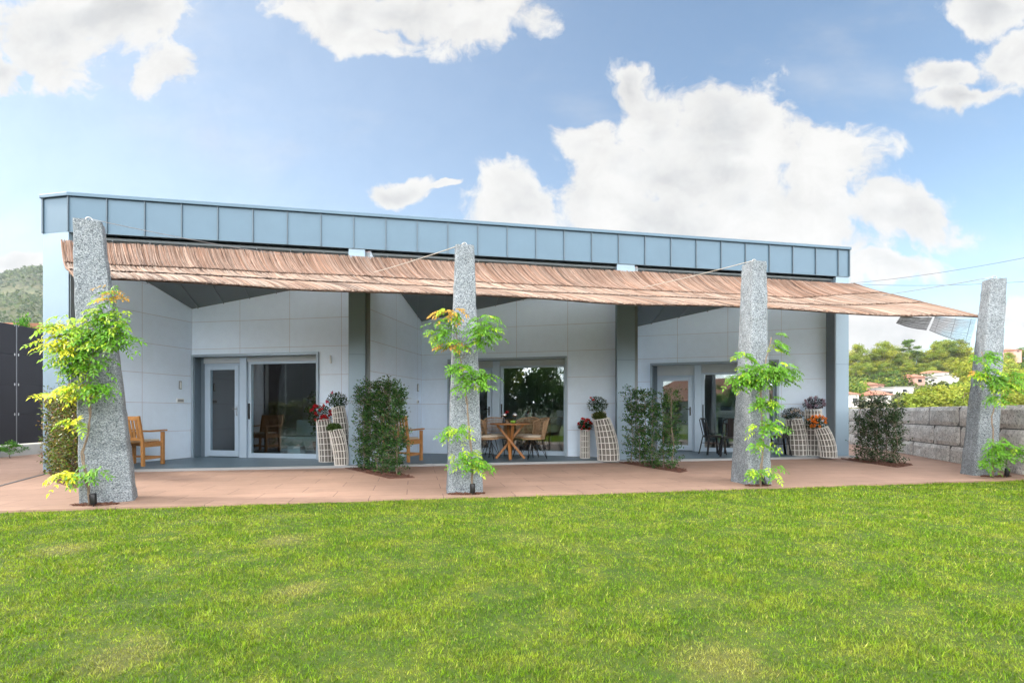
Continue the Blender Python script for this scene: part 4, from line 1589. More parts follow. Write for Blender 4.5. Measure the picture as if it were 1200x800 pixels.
class TreeKind:
    def __init__(s, *a, **k):
        s.H = a[1]
        s.mb, s.V, s.F, s.T = tree_data(*a, **k)
        s.first = None

    def place(s, loc, scale, rz, lab, group, name='tree', wide=1.0, cat='tree'):
        if s.first is None:
            root = empty(name, loc, rz)
            s.tr = s.mb.build('trunk', M_BARK, root)
            s.cr = fast_mesh('crown', s.V, s.F, s.T, M_TREE, root)
            s.first = root
        else:
            root = s.first.copy(); COL.objects.link(root)
            root.location = loc; root.rotation_euler = (0, 0, rz)
            for ch in (s.tr, s.cr):
                c = ch.copy(); COL.objects.link(c); c.parent = root
        root.name = name
        root.scale = (scale * wide, scale * wide, scale)
        tag(root, lab, cat, group)
        return root


YG = [(0.24, 0.26, 0.035), (0.30, 0.30, 0.045), (0.18, 0.22, 0.03), (0.33, 0.31, 0.05)]
DG = [(0.07, 0.125, 0.025), (0.055, 0.10, 0.022), (0.09, 0.15, 0.03)]
MG = [(0.15, 0.20, 0.035), (0.21, 0.24, 0.04), (0.11, 0.16, 0.03), (0.24, 0.25, 0.045)]
YY = [(0.30, 0.31, 0.05), (0.25, 0.29, 0.05), (0.20, 0.25, 0.04)]
K_EUC = [TreeKind(1, 18, 4.4, 14.0, 46, 7600, 0.46, MG, trunk_r=0.30, flat=0.85), TreeKind(2, 19, 4.8, 14.0, 44, 7600, 0.46, YG, trunk_r=0.32, flat=0.8),
         TreeKind(3, 17, 5.2, 14.0, 50, 8000, 0.46, MG + YG, trunk_r=0.30, flat=0.85)]
K_PINE = TreeKind(4, 20, 4.2, 9.5, 22, 4200, 0.42, DG + MG, trunk_r=0.30, flat=0.45)
K_ROUND = [TreeKind(5, 9, 4.2, 7.8, 40, 5000, 0.42, DG, trunk_r=0.25, flat=0.8), TreeKind(6, 8, 3.9, 7.0, 40, 5000, 0.38, YG, trunk_r=0.22, flat=0.8),
           TreeKind(8, 7, 3.4, 6.4, 34, 4600, 0.34, YY, trunk_r=0.2, flat=0.8)]


def put_tree(kind, px, ytop, Y, lab, group, name, rz, wide=1.0, sink=0.0):
    X = (px - 600) / 600 * Y
    zb = terrain_h(X, Y) - sink
    zt = 1 + (483 - ytop) / 600 * Y
    kind.place((X, Y, zb), (zt - zb) / kind.H, rz, lab, group, name, wide)


# the wooded hillside: tall trees on the ridge
rr = random.Random(77)
ridge = [(985, 418), (1003, 402), (1012, 416), (1024, 405), (1034, 399), (1046, 404), (1058, 409), (1066, 397), (1075, 408), (1086, 410), (1094, 402), (1104, 396), (1112, 394), (1122, 397), (1131, 404),
         (1142, 412), (1151, 420), (1163, 424), (1172, 420), (1181, 412), (1191, 408), (1203, 402), (1214, 410), (1226, 404)]
words = ['leftmost tree of the wood, half behind the corner column', 'tree']
for i, (px, yt) in enumerate(ridge):
    Y = 215 + rr.uniform(-14, 14)
    if px in (1066, 1191): k = K_PINE; nm = 'pine_tree'
    else: k = K_EUC[i % 3]; nm = 'eucalyptus_tree'
    lab = ('tall flat-topped pine' if nm == 'pine_tree' else 'tall yellow-green tree') + ' of the distant wood, %s' % (
        'left of the pillar on the right' if px < 1145 else ('behind the right-hand pillar' if px < 1180 else 'right of the right-hand pillar'))
    wide = 1.15 if px not in (1066, 1191) else 1.25
    put_tree(k, px, yt, Y, lab, 'tall trees of the wooded hill', nm, rr.uniform(0, 6.2), wide)
mid = [(995, 428), (1016, 424), (1040, 422), (1062, 424), (1082, 424), (1098, 420), (1118, 418), (1138, 424), (1150, 436), (1176, 436), (1192, 430), (1210, 426)]
for i, (px, yt) in enumerate(mid):
    put_tree(K_EUC[(i + 1) % 3], px, yt, 188 + rr.uniform(-8, 8), 'leafy tree on the middle slope in front of the tallest row%s' % (', right of the pillar' if px > 1180 else ''),
             'trees on the middle slope', 'eucalyptus_tree', rr.uniform(0, 6), 1.35)
low = [(1002, 452, 1, 150), (1012, 446, 0, 152), (1034, 436, 0, 158), (1050, 434, 0, 162), (1064, 442, 0, 150), (1090, 430, 2, 172), (1106, 446, 0, 128), (1128, 446, 0, 130), (1000, 440, 2, 168)]
for i, (px, yt, k, Y) in enumerate(low):
    put_tree(K_ROUND[k], px, yt, Y, ('round dark green tree' if k == 0 else 'round yellow-green tree') + ' among the houses on the slope', 'round trees among the far houses', 'broadleaf_tree', rr.uniform(0, 6), 1.15)
near = [(1070, 461, 1), (1080, 455, 2), (1092, 450, 1), (1104, 452, 2), (1118, 448, 2), (1130, 450, 1), (1142, 446, 2), (1156, 450, 1), (1172, 446, 2), (1186, 440, 1), (1198, 442, 2), (1212, 438, 1)]
for i, (px, yt, k) in enumerate(near):
    put_tree(K_ROUND[k], px, yt, 68 + rr.uniform(-5, 5), 'yellow-green bushy tree just beyond the granite block wall%s' % (', right of the right-hand pillar' if px > 1175 else ', left of the right-hand pillar' if px < 1130 else ', behind the right-hand pillar'),
             'bushy trees beyond the granite block wall', 'broadleaf_tree', rr.uniform(0, 6), 1.25)

# undergrowth of the wood: one mass nobody could count
rng = np.random.default_rng(9)
n = 90000
Yv = rng.uniform(100, 300, n); a = rng.uniform(0.60, 1.12, n)
X = a * Yv
Z = np.array([terrain_h(float(x), float(y)) for x, y in zip(X, Yv)]) + rng.random(n) ** 2 * 3.0
P = np.stack([X, Yv, Z], 1)
L = rng.uniform(0.45, 0.95, n)
V, F = rhombs(P, rng.normal(0, 1, (n, 3)), rng.normal(0, .6, (n, 3)) + np.array([0, -0.5, 0.6]), L, L * 0.8)
cl = np.array([mnoise.noise(Vector((float(x) * 0.09, float(y) * 0.05, 4.0))) for x, y in zip(X, Yv)])
T = np.array(MG + DG)[rng.integers(0, 7, n)] * rng.uniform(0.6, 1.2, (n, 1)) * np.clip(0.62 + 1.1 * cl, 0.25, 1.2)[:, None]
for (hx, hY) in ((1108, 160), (1078, 140), (1093, 150), (1060, 120), (1031, 130), (1124, 150), (1037, 95), (1042, 112)):
    pxv = 600 + 600 * X / Yv
    V[np.repeat((np.abs(pxv - hx) < 16) & (Yv < hY) & (Yv > hY - 45), 4), 2] -= 2.6
tag(fast_mesh('undergrowth', V, F, np.repeat(T, 4, axis=0), M_TREE), 'green undergrowth covering the slope below the wood', 'undergrowth', kind='stuff')

# scrub on the left mountain
n = 26000
Yv = rng.uniform(250, 960, n); a = rng.uniform(-1.25, -0.75, n)
X = a * Yv
dens = np.array([mnoise.noise(Vector((float(x) * 0.012, float(y) * 0.006, 2.0))) for x, y in zip(X, Yv)])
keep = dens > -0.15 + rng.normal(0, 0.2, n)
X = X[keep]; Yv = Yv[keep]; n = len(X)
Z = np.array([terrain_h(float(x), float(y)) for x, y in zip(X, Yv)]) + rng.random(n) * 4.0
P = np.stack([X, Yv, Z], 1)
L = rng.uniform(2.0, 5.0, n) * (0.5 + Yv / 960)
V, F = rhombs(P, rng.normal(0, 1, (n, 3)), rng.normal(0, .6, (n, 3)) + np.array([0, -0.5, 0.8]), L, L * 0.8)
T = np.array([(0.05, 0.08, 0.038), (0.035, 0.06, 0.03), (0.08, 0.10, 0.045)])[rng.integers(0, 3, n)] * rng.uniform(0.7, 1.3, (n, 1))
tag(fast_mesh('mountain_scrub', V, F, np.repeat(T, 4, axis=0), M_TREE), 'scrub and trees covering the hazy mountain at the left', 'scrub', kind='stuff')

# ------------------------------------------------------------------ far houses
def far_house(px, ytop, ybot, w_px, Y, wallm, lab, flat=False, hip=0.35, rz=0.0, roofm=None, depth=8):
    X = (px - 600) / 600 * Y
    w = w_px * 0.62 / 600 * Y
    z0 = 1 + (483 - ybot) / 600 * Y; z1 = 1 + (483 - ytop) / 600 * Y
    H = z1 - z0
    z0 = max(z0, terrain_h(X, Y) + 0.2)
    root = empty('far_house', (X, Y, z0), rz, lab, 'house', 'houses on the far slope')
    hw = H if flat else H * (1 - hip)
    mb = MB(); mb.box(-w / 2, w / 2, 0, depth, -4, hw); mb.build('wall', wallm, root)
    if flat:
        mb = MB(); mb.box(-w / 2 - 0.2, w / 2 + 0.2, -0.2, depth + 0.2, hw + 0.002, hw + 0.25); mb.build('roof', M_CONC, root)
    else:
        e = 0.4
        mb = MB()
        a, b = -w / 2 - e, w / 2 + e
        mb.add([(a, -e, hw), (b, -e, hw), (b, depth + e, hw), (a, depth + e, hw), (a + w * 0.25, depth / 2, H), (b - w * 0.25, depth / 2, H)],
               [(0, 3, 2, 1), (0, 1, 5, 4), (1, 2, 5), (2, 3, 4, 5), (3, 0, 4)])
        mb.build('roof', roofm or M_TILE, root)
    nw = max(1, int(w / 2.6))
    for k in range(nw):
        x = -w / 2 + w * (k + 0.5) / nw
        for zz in ([0.28] if hw < 5 else [0.2, 0.62]):
            mb = MB(); mb.box(x - 0.45, x + 0.45, -0.05, -0.01, hw * zz, hw * zz + min(1.3, hw * 0.4))
            mb.build('window', M_WIN, root)


far_house(1108, 433, 442, 18, 160, M_WHITEW, 'cream house with a red hipped roof high on the slope, the highest one', rz=0.25)
far_house(1078, 442, 455, 17, 140, M_PINKW, 'pink house with a tiled roof below the cream house', hip=0.35, rz=-0.15)
far_house(1093, 440, 448, 16, 150, M_WHITEW, 'white house with a grey roof right of the pink house', roofm=M_GREYW, rz=-0.1)
far_house(1124, 439, 443, 18, 150, M_WHITEW, 'long low white flat-roofed building right of the cream house', True)
far_house(1060, 454, 461, 34, 120, M_WHITEW, 'long white flat-roofed building below the pink house', True)
far_house(1031, 449, 460, 20, 130, M_PINKW, 'pink house with a red roof left of the long white building', hip=0.4, rz=0.2)
far_house(1042, 455, 463, 14, 112, M_GREYW, 'small dark house with a brown roof before the long white building', hip=0.5, roofm=M_GREYW)
far_house(1037, 462, 476, 22, 95, M_WHITEW, 'pale house with a red roof just above the dark shrub', hip=0.42, rz=-0.2)
far_house(1002, 461, 480, 16, 90, M_WHITEW, 'pale pink-roofed house next to the right corner column', hip=0.25, rz=0.1)
far_house(1193, 407, 413, 14, 205, M_PINKW, 'house with an orange roof high in the wood right of the right-hand pillar', hip=0.5)

rr = random.Random(31)
for i in range(34):
    Y = rr.uniform(98, 178); px = rr.uniform(996, 1215)
    blocked = any(abs(px - hx) < 13 and hy > Y for (hx, hy) in ((1108, 160), (1078, 140), (1093, 150), (1060, 120), (1031, 130), (1124, 150), (1037, 95), (1042, 112)))
    if (blocked or Y < 110) and px < 1140: continue
    X = (px - 600) / 600 * Y
    k = K_ROUND[rr.choice([0, 1, 1, 2])]
    k.place((X, Y, terrain_h(X, Y) - 0.4), (rr.uniform(2.6, 4.2) if px < 1140 else rr.uniform(5.5, 8.5)) / k.H, rr.uniform(0, 6), 'round leafy tree lower down the slope, in front of the wood', 'trees low on the far slope', 'broadleaf_tree', 1.3)

# haze
mb = MB(); mb.box(-2400, 2400, -900, 1500, -30, 330)
hm = bpy.data.materials.new('haze_air'); hm.use_nodes = True
ht = NT(hm.node_tree); ht.n.remove(ht.n['Principled BSDF'])
pv = ht.node('ShaderNodeVolumePrincipled'); pv.inputs['Color'].default_value = (0.88, 0.93, 1.0, 1); pv.inputs['Density'].default_value = HAZE
pv.inputs['Anisotropy'].default_value = 0.0
ht.l.new(pv.outputs[0], ht.n['Material Output'].inputs['Volume'])
if HAZE > 0: tag(mb.build('haze', hm), kind='stuff')

# houses and trees behind the viewpoint, seen in the window reflections
root = empty('neighbour_house', (-9.5, -36, 0), 0.1, 'house with a wide red tiled roof mirrored in the third bay window', 'house')
mb = MB(); mb.box(-8, 8, -8, 0, -0.1, 2.4); w_ = mb.build('wall', M_WHITEW, root)
mb = MB(); mb.add([(-8.6, 0.6, 2.35), (8.6, 0.6, 2.35), (8.6, -8.6, 2.35), (-8.6, -8.6, 2.35), (-5, -4, 5.2), (5, -4, 5.2)], [(0, 1, 2, 3), (1, 0, 4, 5), (2, 1, 5), (3, 2, 5, 4), (0, 3, 4)])
mb.build('roof', M_TILE, root)
for x in (-6, -3, 3, 6):
    mb = MB(); mb.box(x - 0.6, x + 0.6, 0.01, 0.05, 0.9, 2.0); mb.build('window', M_WIN, root)
rr = random.Random(5)
bt = [(-19, -21, 7.2), (-23, -23, 8.5), (-15.0, -22, 6.0), (-27, -20, 8), (-31, -24, 9), (-35, -17, 8), (-38, -10, 8), (-40, -2, 9), (-12, -24, 5.2), (-3, -30, 4.5), (6, -28, 7), (14, -26, 8), (22, -22, 9)]
for i, (x, y, h) in enumerate(bt):
    k = K_ROUND[0] if i % 3 != 1 else K_ROUND[1]
    k.place((x, y, -0.14), h / k.H, rr.uniform(0, 6), 'leafy garden tree behind the viewpoint, mirrored in the windows', 'garden trees mirrored in the windows', 'broadleaf_tree', 1.0)

# bushes above and below the left fence
K_BUSH = TreeKind(21, 2.0, 0.85, 1.7, 22, 1700, 0.10, [(0.07, 0.20, 0.02), (0.10, 0.25, 0.02), (0.05, 0.15, 0.02)], trunk_r=0.04, flat=0.8)
K_BUSH.place((-15.0, 15.7, 2.25), 0.88, 0.4, 'bright green bush top rising behind the charcoal fence, the taller of two', None, 'bush', 0.5, 'bush')
K_BUSH.place((-13.75, 15.2, 2.2), 0.66, 2.4, 'bright green bush top rising behind the charcoal fence, the wider one next to the house', None, 'bush', 1.2, 'bush')
K_BUSH.place((-11.52, 11.75, -0.05), 0.20, 1.1, 'small green weed at the foot of the charcoal fence', None, 'weed', 1.5, 'weed')

# ================================================================== GARDEN FURNITURE
def armchair(loc, rz, lab, mirror=1):
    """slatted teak armchair; local: faces -Y, width along X"""
    root = empty('garden_armchair', loc, rz, lab, 'armchair', 'teak armchairs in the bays')
    w, d, sh = 0.60, 0.50, 0.43
    for sx in (-1, 1):
        mb = MB(); mb.box(sx * w / 2 - 0.027, sx * w / 2 + 0.027, -d / 2 - 0.02, -d / 2 + 0.035, 0, 0.625)
        mb.build('leg', M_WOOD, root, bevel=0.004)
        mb = MB()
        x = sx * w / 2
        mb.beam((x, d / 2 - 0.02, 0), (x, d / 2 - 0.01, sh), 0.05, 0.055, (0, 1, 0))
        mb.beam((x, d / 2 - 0.01, sh), (x, d / 2 + 0.09, 0.93), 0.05, 0.045, (0, 1, 0))
        mb.build('leg', M_WOOD, root, bevel=0.004)
        mb = MB()
        pts = [(x, d / 2 + 0.05, 0.66), (x, 0.05, 0.645), (x, -d / 2 - 0.08, 0.655)]
        mb.beam(pts[0], pts[1], 0.06, 0.028); mb.beam(pts[1], pts[2], 0.07, 0.030)
        mb.build('armrest', M_WOOD, root, bevel=0.008)
        mb = MB(); mb.box(x - 0.014, x + 0.014, -d / 2 + 0.036, d / 2 - 0.045, 0.12, 0.16)
        mb.box(x - 0.016, x + 0.016, -d / 2 + 0.036, d / 2 - 0.045, sh - 0.08, sh - 0.005)
        mb.build('side_rail', M_WOOD, root, bevel=0.003)
    mb = MB()
    for k in range(7):
        y = -d / 2 + 0.0 + k * 0.07
        mb.box(-w / 2 + 0.03, w / 2 - 0.03, y, y + 0.055, sh - 0.004, sh + 0.016)
    mb.build('seat', M_WOOD, root, bevel=0.003)
    mb = MB(); mb.box(-w / 2 + 0.05, w / 2 - 0.05, -d / 2 + 0.02, d / 2 - 0.02, sh + 0.018, sh + 0.055)
    mb.build('cushion', M_CUSH, root, bevel=0.012)
    mb = MB()
    mb.box(-w / 2 + 0.03, w / 2 - 0.03, -d / 2 - 0.005, -d / 2 + 0.02, sh - 0.085, sh - 0.006)
    mb.box(-w / 2 + 0.03, w / 2 - 0.03, -d / 2 + 0.0, -d / 2 + 0.02, 0.12, 0.16)
    mb.build('front_rail', M_WOOD, root, bevel=0.003)
    mb = MB()
    f = lambda z: d / 2 - 0.01 + 0.10 * (z - sh) / (0.93 - sh)
    for z, h in ((0.89, 0.075), (0.50, 0.06)):
        mb.beam((-w / 2 + 0.025, f(z), z), (w / 2 - 0.025, f(z), z), 0.026, h)
    for k in range(8):
        x = -w / 2 + 0.07 + k * (w - 0.14) / 7
        mb.beam((x, f(0.53), 0.53), (x, f(0.86), 0.86), 0.042, 0.014, (0, 1, 0))
    mb.build('backrest', M_WOOD, root, bevel=0.003)


armchair((-7.12, 9.75, 0.0), R(175), 'teak slatted armchair in the first bay, half behind the far left pillar')
armchair((-2.27, 10.60, 0.0), R(158), 'teak slatted armchair in the middle bay, half behind the dense dark shrub')


def rattan_chair(loc, rz, lab):
    """faces -Y"""
    root = empty('rattan_chair', loc, rz, lab, 'chair', 'rattan chairs round the wooden table')
    mb = MB()
    A0 = 1.25

    def bp(a, f, out=0.0):
        z = 0.44 + 0.44 * f * (1 - 0.22 * abs(a / A0) ** 2.5)
        r = 0.25 + 0.05 * f + out
        return (r * math.sin(a) * 1.02, r * math.cos(a) * 0.85 + 0.02 + 0.08 * f * math.cos(a), z)
    angs = [-A0 + 2 * A0 * i / 22 for i in range(23)]
    for a in angs[1:-1]: mb.tube([bp(a, f / 4) for f in range(5)], 0.0062, 4)
    for f in (0.12, 0.30, 0.48, 0.66, 0.84): mb.tube([bp(a, f, 0.004) for a in angs], 0.0055, 4)
    mb.tube([bp(-A0, 0)] + [bp(-A0, 0.5)] + [bp(a, 1.0) for a in angs] + [bp(A0, 0.5), bp(A0, 0)], 0.013, 6)
    mb.build('backrest', M_RATTAN, root)
    mb = MB()
    mb.lathe([(0.235, 0.0), (0.255, 0.012), (0.255, 0.035), (0.235, 0.045)], n=24, z0=0.415)
    mb.build('seat', M_RATTAN, root)
    mb = MB()
    mb.lathe([(0.20, 0.0), (0.225, 0.01), (0.225, 0.035), (0.19, 0.05), (0.0, 0.055)], n=24, z0=0.461)
    mb.build('cushion', M_CUSH, root)
    for (sx, sy) in ((-1, -1), (1, -1), (-1, 1), (1, 1)):
        mb = MB()
        mb.tube([(sx * 0.15, sy * 0.14, 0.412), (sx * 0.235, sy * 0.22, 0.004)], 0.009, 6)
        mb.tube([(sx * 0.15, sy * 0.02, 0.412), (sx * 0.235, sy * 0.22, 0.012)], 0.006, 5)
        mb.build('leg', M_BLACK, root)


tc = Vector((-0.04, 11.10))
table = empty('dining_table', (tc.x, tc.y, 0), 0.10, 'round wooden table on crossed wooden legs before the middle bay window', 'table')
mb = MB(); mb.lathe([(0.42, 0), (0.445, 0.006), (0.445, 0.022), (0.43, 0.03)], n=40, z0=0.735)
mb.build('table_top', M_WOODT, table)
for (a, sg) in ((0.0, 1), (0.0, -1), (R(90), 1), (R(90), -1)):
    mb = MB()
    ca, sa_ = math.cos(a), math.sin(a)
    off = 0.028
    ox, oy = -sa_ * off * sg, ca * off * sg
    mb.beam((-sg * 0.31 * ca + ox, -sg * 0.31 * sa_ + oy, 0.003), (sg * 0.29 * ca + ox, sg * 0.29 * sa_ + oy, 0.733), 0.05, 0.06, (-sa_, ca, 0))
    mb.build('leg', M_WOODT, table, bevel=0.004)
rattan_chair((tc.x - 0.50, tc.y - 0.02, 0), R(90) - 0.25, 'rattan chair left of the round wooden table, partly behind the pillar')
rattan_chair((tc.x + 0.50, tc.y - 0.03, 0), R(-90) + 0.35, 'rattan chair right of the round wooden table, turned sideways')
rattan_chair((tc.x - 0.30, tc.y + 0.50, 0), 0.25, 'rattan chair behind the round wooden table on its left, against the glass')
rattan_chair((tc.x + 0.36, tc.y + 0.44, 0), -0.35, 'rattan chair behind the round wooden table on its right, against the glass')

# on the table
def tabletop_vase(x, y, lab, flower):
    root = empty('vase', (tc.x + x, tc.y + y, 0.766), 0, lab, 'vase', 'black vases on the round table')
    mb = MB(); mb.lathe([(0.035, 0), (0.04, 0.02), (0.028, 0.07), (0.022, 0.11), (0.03, 0.125)], n=18)
    mb.build('body', M_BLACK, root)
    mb = MB(); mb.lathe([(0.012, 0.126), (0.045, 0.15), (0.055, 0.18), (0.045, 0.21), (0.015, 0.232)], n=18)
    mb.build('globe', M_SILVER, root)
    if flower:
        rg = np.random.default_rng(3)
        P_ = rg.normal(0, 0.012, (26, 3)) + np.array([0.06, 0, 0.24])
        V_, F_ = leaf_quads(P_, rg.normal(0, 1, (26, 3)), rg.normal(0, 1, (26, 3)), np.full(26, 0.03), np.full(26, 0.024))
        fast_mesh('flower', V_, F_, np.tile(np.array([0.55, 0.01, 0.02]), (130, 1)), M_PETAL, root)


tabletop_vase(-0.13, 0.0, 'black vase with a silver globe and a red flower on the round table', True)
tabletop_vase(0.10, 0.03, 'black vase with a silver globe on the round table, without a flower', False)
mb = MB(); mb.lathe([(0.03, 0), (0.055, 0.02), (0.065, 0.06), (0.058, 0.062), (0.045, 0.025), (0.0, 0.012)], n=20)
tag(mb.build('bowl', M_GREENC, None, (tc.x + 0.06, tc.y - 0.14, 0.766)), 'small lime green bowl on the round table', 'bowl')


def metal_chair(loc, rz, lab):
    """stamped black metal chair; faces -Y"""
    root = empty('metal_chair', loc, rz, lab, 'chair', 'black metal chairs in the third bay')
    mb = MB()
    mb.prism([(-0.17, -0.19), (0.17, -0.19), (0.155, 0.17), (-0.155, 0.17)], 0.435, 0.455)
    mb.prism([(-0.175, -0.195), (0.175, -0.195), (0.16, 0.175), (-0.16, 0.175)], 0.405, 0.434)
    mb.build('seat', M_BLACK, root, bevel=0.006)
    for (sx, sy) in ((-1, -1), (1, -1), (-1, 1), (1, 1)):
        mb = MB(); mb.beam((sx * 0.155, sy * 0.165, 0.43), (sx * 0.215, sy * 0.235, 0.002), 0.045, 0.02)
        mb.build('leg', M_BLACK, root, bevel=0.003)
    mb = MB()
    mb.tube([(-0.15, 0.16, 0.43), (-0.165, 0.22, 0.70), (-0.15, 0.25, 0.82), (-0.08, 0.262, 0.86), (0.08, 0.262, 0.86), (0.15, 0.25, 0.82), (0.165, 0.22, 0.70), (0.15, 0.16, 0.43)], 0.012, 6)
    mb.beam((0, 0.165, 0.45), (0, 0.258, 0.855), 0.13, 0.006, (0, 1, 0))
    mb.build('backrest', M_BLACK, root)
    mb = MB()
    mb.beam((-0.18, -0.18, 0.27), (0.18, 0.18, 0.27), 0.012, 0.012); mb.beam((-0.18, 0.18, 0.25), (0.18, -0.18, 0.25), 0.012, 0.012)
    mb.build('cross_brace', M_BLACK, root)


metal_chair((4.78, 12.20, 0), R(90) + 0.1, 'black metal chair nearest the third bay door, seen side-on')
metal_chair((4.98, 11.72, 0), R(180) - 0.3, 'black metal chair seen from behind, next to the pillar before the third bay')
metal_chair((6.25, 12.05, 0), R(-90) - 0.2, 'black metal chair on the right of the small black table, behind the pillar')
t3 = empty('cafe_table', (5.50, 12.15, 0), 0, 'small square black table behind the pillar before the third bay', 'table')
mb = MB(); mb.box(-0.34, 0.34, -0.34, 0.34, 0.72, 0.745); mb.build('table_top', M_BLACK, t3, bevel=0.006)
for sx in (-1, 1):
    for sy in (-1, 1):
        mb = MB(); mb.beam((sx * 0.29, sy * 0.29, 0.72), (sx * 0.32, sy * 0.32, 0.0), 0.035, 0.035); mb.build('leg', M_BLACK, t3)

# ================================================================== BASKET PLANTERS
def basket(px, ybase, ytop, wpx_b, wpx_t, lean_px, flowers, lab, seed, bulge=1.0):
    """tall flared wicker planter, bowed sideways; flowers = (dx, dy, rx, ry, leafcol, petalcol, share)"""
    p = G(px, ybase, 0)
    Y = p.y
    H = (ybase - ytop) / 600 * Y
    rb = wpx_b / 1200 * Y; rt = wpx_t / 1200 * Y
    lx = lean_px / 600 * Y
    root = empty('basket_planter', p, 0, lab, 'planter', 'whitewashed wicker planters')
    ctr = lambda f: Vector((lx * f * f, 0, H * f))
    rad = lambda f: (rb * (1 - f) + rt * f) * (1 + 0.10 * bulge * math.sin(math.pi * f))
    mb = MB()
    nr = 16
    for k in range(nr):
        a = 2 * math.pi * k / nr
        pts = []
        for j in range(13):
            f = j / 12
            c = ctr(f); r = rad(f)
            pts.append((c.x + r * math.cos(a), c.y + r * math.sin(a), c.z + 0.005 - (0.18 * lx * f * math.cos(a))))
        mb.tube(pts, 0.0068 if k % 2 else 0.0092, 5)
    nh = max(4, int(H / 0.11))
    for j in range(nh + 1):
        f = j / nh
        c = ctr(f); r = rad(f) + 0.004
        pts = [(c.x + r * math.cos(a), c.y + r * math.sin(a), c.z + 0.006 - (0.18 * lx * f * math.cos(a))) for a in np.linspace(0, 2 * math.pi, 19)]
        mb.tube(pts, 0.0075, 5, cap=False)
    mb.build('lattice', M_BASKET, root)
    # liner inside
    mb = MB(); mb.sm = True
    n = 18
    V = []
    for j in range(9):
        f = j / 8 * 0.97
        c = ctr(f); r = rad(f) - 0.016
        for k in range(n):
            a = 2 * math.pi * k / n
            V.append((c.x + r * math.cos(a), c.y + r * math.sin(a), c.z + 0.008 - (0.18 * lx * f * math.cos(a))))
    F = [(j * n + k, j * n + (k + 1) % n, (j + 1) * n + (k + 1) % n, (j + 1) * n + k) for j in range(8) for k in range(n)]
    F.append(tuple(range(8 * n, 9 * n)))
    mb.add(V, F); mb.build('liner', M_BASKIN, root)
    # plant in it
    rg = np.random.default_rng(seed)
    (dx, dy, rx, ry, leafc, petc, share, npet) = flowers
    c = np.array(ctr(1.0)) + np.array([dx / 600 * Y, -0.02, dy / 600 * Y])
    ax, az = rx / 600 * Y, ry / 600 * Y
    m = 900
    q = unit(rg.normal(0, 1, (m, 3))) * (rg.random((m, 1)) ** 0.4)
    q[:, 2] = q[:, 2] * 0.9
    P_ = c + q * np.array([ax, min(ax, 0.17), az])
    L_ = rg.uniform(0.025, 0.045, m)
    V_, F_ = leaf_quads(P_, q + rg.normal(0, .5, (m, 3)), rg.normal(0, .5, (m, 3)) + np.array([0, -.3, 1]), L_, L_ * 0.6)
    T_ = np.array(leafc) * rg.uniform(0.6, 1.4, (m, 1))
    pl_ = fast_mesh('plant', V_, F_, np.repeat(T_, 5, axis=0), M_SHRUB, root)
    if npet:
        for k in range(npet):
            P2 = []; D2 = []
            dirn = unit(rg.normal(0, 1, (1, 3)))[0]; dirn[1] = -abs(dirn[1]); dirn[2] = dirn[2] * 0.9 + 0.15
            if share: dirn[0] = share * abs(dirn[0]) - 0.1
            h = c + dirn * np.array([ax * 0.95, min(ax, 0.17), az * 0.95])
            for w in range(22):
                P2.append(h + rg.normal(0, 0.011, 3)); D2.append(rg.normal(0, 1, 3) + dirn * 0.6)
            P2 = np.array(P2); D2 = np.array(D2); mm = len(P2)
            L2 = rg.uniform(0.022, 0.034, mm)
            V_, F_ = leaf_quads(P2, D2, rg.normal(0, 1, (mm, 3)), L2, L2 * 0.9)
            T_ = np.array(petc) * rg.uniform(0.65, 1.25, (mm, 1))
            fast_mesh('flower', V_, F_, np.repeat(T_, 5, axis=0), M_PETAL, pl_)


GD = (0.030, 0.070, 0.022); GM = (0.07, 0.13, 0.03)
REDC = (0.50, 0.012, 0.022); PINK = (0.55, 0.02, 0.09)
basket(384, 540.5, 492, 19, 16, -5, (-2, 7, 13, 11, GD, REDC, 0, 34), 'wicker planter with a mass of deep red flowers beside the first window', 1)
basket(402, 541.5, 477, 17, 14, -6, (0, 8, 12, 10, GD, PINK, -1, 3), 'tall wicker planter with dark leaves and one pink flower next to the column', 2)
basket(400, 544.5, 504, 15, 15, -7, (-1, 3, 8, 5, GM, REDC, 0, 0), 'shortest wicker planter, with a low green plant, next to the first window', 3)
basket(685.5, 536.4, 504, 11, 11, 0, (0, 6, 8, 8, GD, (0.55, 0.012, 0.02), 0, 16), 'small straight wicker planter with bright red flowers right of the middle window', 4, 0)
basket(710, 537.0, 484, 19, 16, -9, (-1, 10, 12, 10, GD, (0.55, 0.012, 0.02), -1, 2), 'tall wicker planter with dark leaves and red flower, behind the widest planter', 5)
basket(713, 539.0, 491, 25, 18, -8, (-3, 4, 8, 5, (0.07, 0.10, 0.02), (0.6, 0.6, 0.2), 0, 0), 'widest wicker planter with low yellow-green plant beside the second column', 6)
basket(935, 533.0, 491, 22, 17, -5, (-2, 6, 12, 8, (0.02, 0.035, 0.015), (0.50, 0.40, 0.38), 0, 10), 'wicker planter with dark foliage and pale pink buds right of the third door opening', 7)
basket(953, 533.2, 480, 18, 17, 0, (0, 7, 12, 8, (0.03, 0.022, 0.028), (0.32, 0.22, 0.34), 0, 26), 'tall wicker planter with lilac flowers, the middle one of three', 8)
basket(971, 535.5, 501, 17, 14, -9, (-6, 6, 13, 8, GD, (0.85, 0.24, 0.012), 0, 24), 'wicker planter with orange flowers leaning beside the right corner column', 9)

# ------------------------------------------------------------------ inside the first room
def inroom(C, E, u, y): return bay_pt(C, E, u, y, 0.012)


